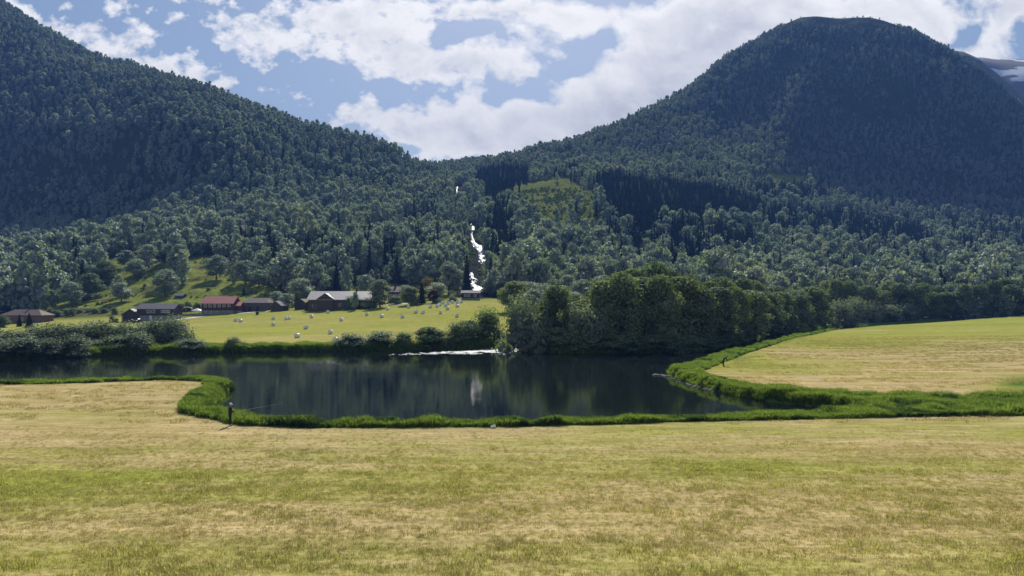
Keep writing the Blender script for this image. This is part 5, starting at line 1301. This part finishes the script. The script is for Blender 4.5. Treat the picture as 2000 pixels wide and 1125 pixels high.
BL = [ # centre column, row, half width, half height, turn in degrees, weight
 (200, 85, 215, 40, 22, 0.85), (370, 130, 110, 26, 28, 0.5), (490, 155, 70, 13, 8, 0.5), (600, 60, 150, 62, 10, 0.72), (480, 55, 90, 30, 20, 0.6), (740, 50, 120, 70, 15, 0.8),
 (830, 115, 90, 42, 35, 0.75), (880, 15, 170, 30, 0, 0.6), (950, 140, 105, 40, -5, 0.95), (1000, 60, 90, 22, 20, 0.6), (1290, 150, 170, 95, -25, 1.25), (1400, 60, 130, 80, 0, 1.3),
 (1130, 20, 210, 36, 5, 1.0), (1060, 230, 210, 62, -8, 1.2), (830, 245, 190, 40, 5, 1.0), (920, 285, 130, 18, 0, 0.6), (1240, 230, 150, 80, -20, 1.2), (1720, 20, 260, 46, 0, 1.2), (1870, 100, 110, 42, 15, 0.9),
 (1985, 42, 75, 20, -8, 1.0), (1560, 60, 120, 60, 0, 0.8), (-300, 0, 300, 90, 10, 0.8), (2400, 60, 300, 90, 0, 0.9)]
acc = None
for cx, cy, rx_, ry_, ang, wt in BL:
    mp = N(nt, 'ShaderNodeMapping', vector_type='TEXTURE')
    mp.inputs['Location'].default_value = ((cx - 1000) / F, (Y0 - cy) / F, 0); mp.inputs['Rotation'].default_value = (0, 0, -R(ang)); mp.inputs['Scale'].default_value = (rx_ / F, ry_ / F, 1)
    L(nt, uvw, mp.inputs[0])
    ln = N(nt, 'ShaderNodeVectorMath', operation='DOT_PRODUCT'); L(nt, mp.outputs[0], ln.inputs[0]); L(nt, mp.outputs[0], ln.inputs[1])
    e = math_node(nt, 'EXPONENT', math_node(nt, 'MULTIPLY', ln.outputs['Value'], -0.9))
    acc = math_node(nt, 'MULTIPLY_ADD', e, wt, acc if acc is not None else 0.0)
GAP = [(1130, 105, 110, 28, -32, 1.0), (1020, 190, 80, 16, 5, 0.9), (885, 75, 60, 30, 15, 0.8), (700, 150, 200, 24, 10, 0.5), (1470, 32, 40, 14, 0, 0.5), (1880, 55, 70, 14, -15, 0.9)]
for cx, cy, rx_, ry_, ang, wt in GAP:
    mp = N(nt, 'ShaderNodeMapping', vector_type='TEXTURE')
    mp.inputs['Location'].default_value = ((cx - 1000) / F, (Y0 - cy) / F, 0); mp.inputs['Rotation'].default_value = (0, 0, -R(ang)); mp.inputs['Scale'].default_value = (rx_ / F, ry_ / F, 1)
    L(nt, uvw, mp.inputs[0])
    ln = N(nt, 'ShaderNodeVectorMath', operation='DOT_PRODUCT'); L(nt, mp.outputs[0], ln.inputs[0]); L(nt, mp.outputs[0], ln.inputs[1])
    e = math_node(nt, 'EXPONENT', math_node(nt, 'MULTIPLY', ln.outputs['Value'], -0.9)); acc = math_node(nt, 'MULTIPLY_ADD', e, -wt, acc)
f1 = noise(nt, uvw, 13.0, 6, 0.62, (0.8, 1.15, 1)); f2 = noise(nt, uv, 34.0, 3, 0.6, (0.8, 1.1, 1))
dens = math_node(nt, 'ADD', acc, math_node(nt, 'MULTIPLY', math_node(nt, 'SUBTRACT', f1, 0.5), 2.6))
acc = math_node(nt, 'ADD', acc, math_node(nt, 'MULTIPLY', math_node(nt, 'LESS_THAN', sep.outputs[1], 0.0), -6.0))
puff = ramp(nt, math_node(nt, 'ADD', u, 0.5), [(0.40, 1.0), (0.56, 0.30)])
dens = math_node(nt, 'ADD', dens, math_node(nt, 'MULTIPLY', math_node(nt, 'SUBTRACT', f2, 0.5), math_node(nt, 'MULTIPLY', puff, 3.0)))
alpha = ramp(nt, dens, [(0.28, 0.0), (0.50, 0.50), (0.85, 1.0)])
thick = ramp(nt, math_node(nt, 'MULTIPLY', dens, 0.4), [(0.30, 0.0), (0.95, 0.72)])
up = N(nt, 'ShaderNodeVectorMath', operation='ADD'); L(nt, uvw, up.inputs[0]); up.inputs[1].default_value = (0.006, 0.022, 0)
f1b = noise(nt, up.outputs[0], 13.0, 6, 0.62, (0.8, 1.15, 1))
thick = math_node(nt, 'ADD', thick, math_node(nt, 'MULTIPLY', math_node(nt, 'SUBTRACT', f1b, f1), 2.2), clamp=True)
shade = mixc(nt, thick, (1.0, 0.99, 0.98), (0.60, 0.62, 0.68))
bright = mixc(nt, math_node(nt, 'MULTIPLY', f2, 1.0, clamp=True), (0.90, 0.90, 0.90), (1.08, 1.07, 1.05))
shade = mixc(nt, 1.0, shade, bright, 'MULTIPLY')
bg1 = N(nt, 'ShaderNodeBackground'); L(nt, sky.outputs[0], bg1.inputs[0]); bg1.inputs[1].default_value = 0.070
bg2 = N(nt, 'ShaderNodeBackground'); L(nt, shade, bg2.inputs[0]); bg2.inputs[1].default_value = 0.90
ms = N(nt, 'ShaderNodeMixShader'); L(nt, alpha, ms.inputs[0]); L(nt, bg1.outputs[0], ms.inputs[1]); L(nt, bg2.outputs[0], ms.inputs[2])
wo = N(nt, 'ShaderNodeOutputWorld'); L(nt, ms.outputs[0], wo.inputs[0])
wd_.cycles.sampling_method = 'MANUAL'; wd_.cycles.sample_map_resolution = 512

# ---------------------------------------------------------------- haze
HAZE = True
if HAZE:
    m, nt = newmat('haze')
    pv = N(nt, 'ShaderNodeVolumePrincipled'); pv.inputs['Color'].default_value = (0.10, 0.225, 0.60, 1); pv.inputs['Density'].default_value = 0.00024; pv.inputs['Anisotropy'].default_value = 0.0
    o_ = N(nt, 'ShaderNodeOutputMaterial'); L(nt, pv.outputs[0], o_.inputs['Volume'])
    mb = MB(); mb.box((0, 1300, 346), (9600, 2900, 704)); hz = mb.build('haze', m); tag(hz, 'thin blue haze filling the whole valley', 'haze', kind='stuff')

# ---------------------------------------------------------------- render settings
vs_ = scene.view_settings; vs_.view_transform = 'Standard'; vs_.look = 'None'; vs_.exposure = 0.58; vs_.gamma = 1.0
cy_ = scene.cycles; cy_.max_bounces = 5; cy_.diffuse_bounces = 2; cy_.glossy_bounces = 2; cy_.transmission_bounces = 3; cy_.volume_bounces = 0; cy_.transparent_max_bounces = 4
cy_.use_denoising = True; cy_.sample_clamp_indirect = 4.0
try: cy_.denoiser = 'OPENIMAGEDENOISE'
except Exception: pass
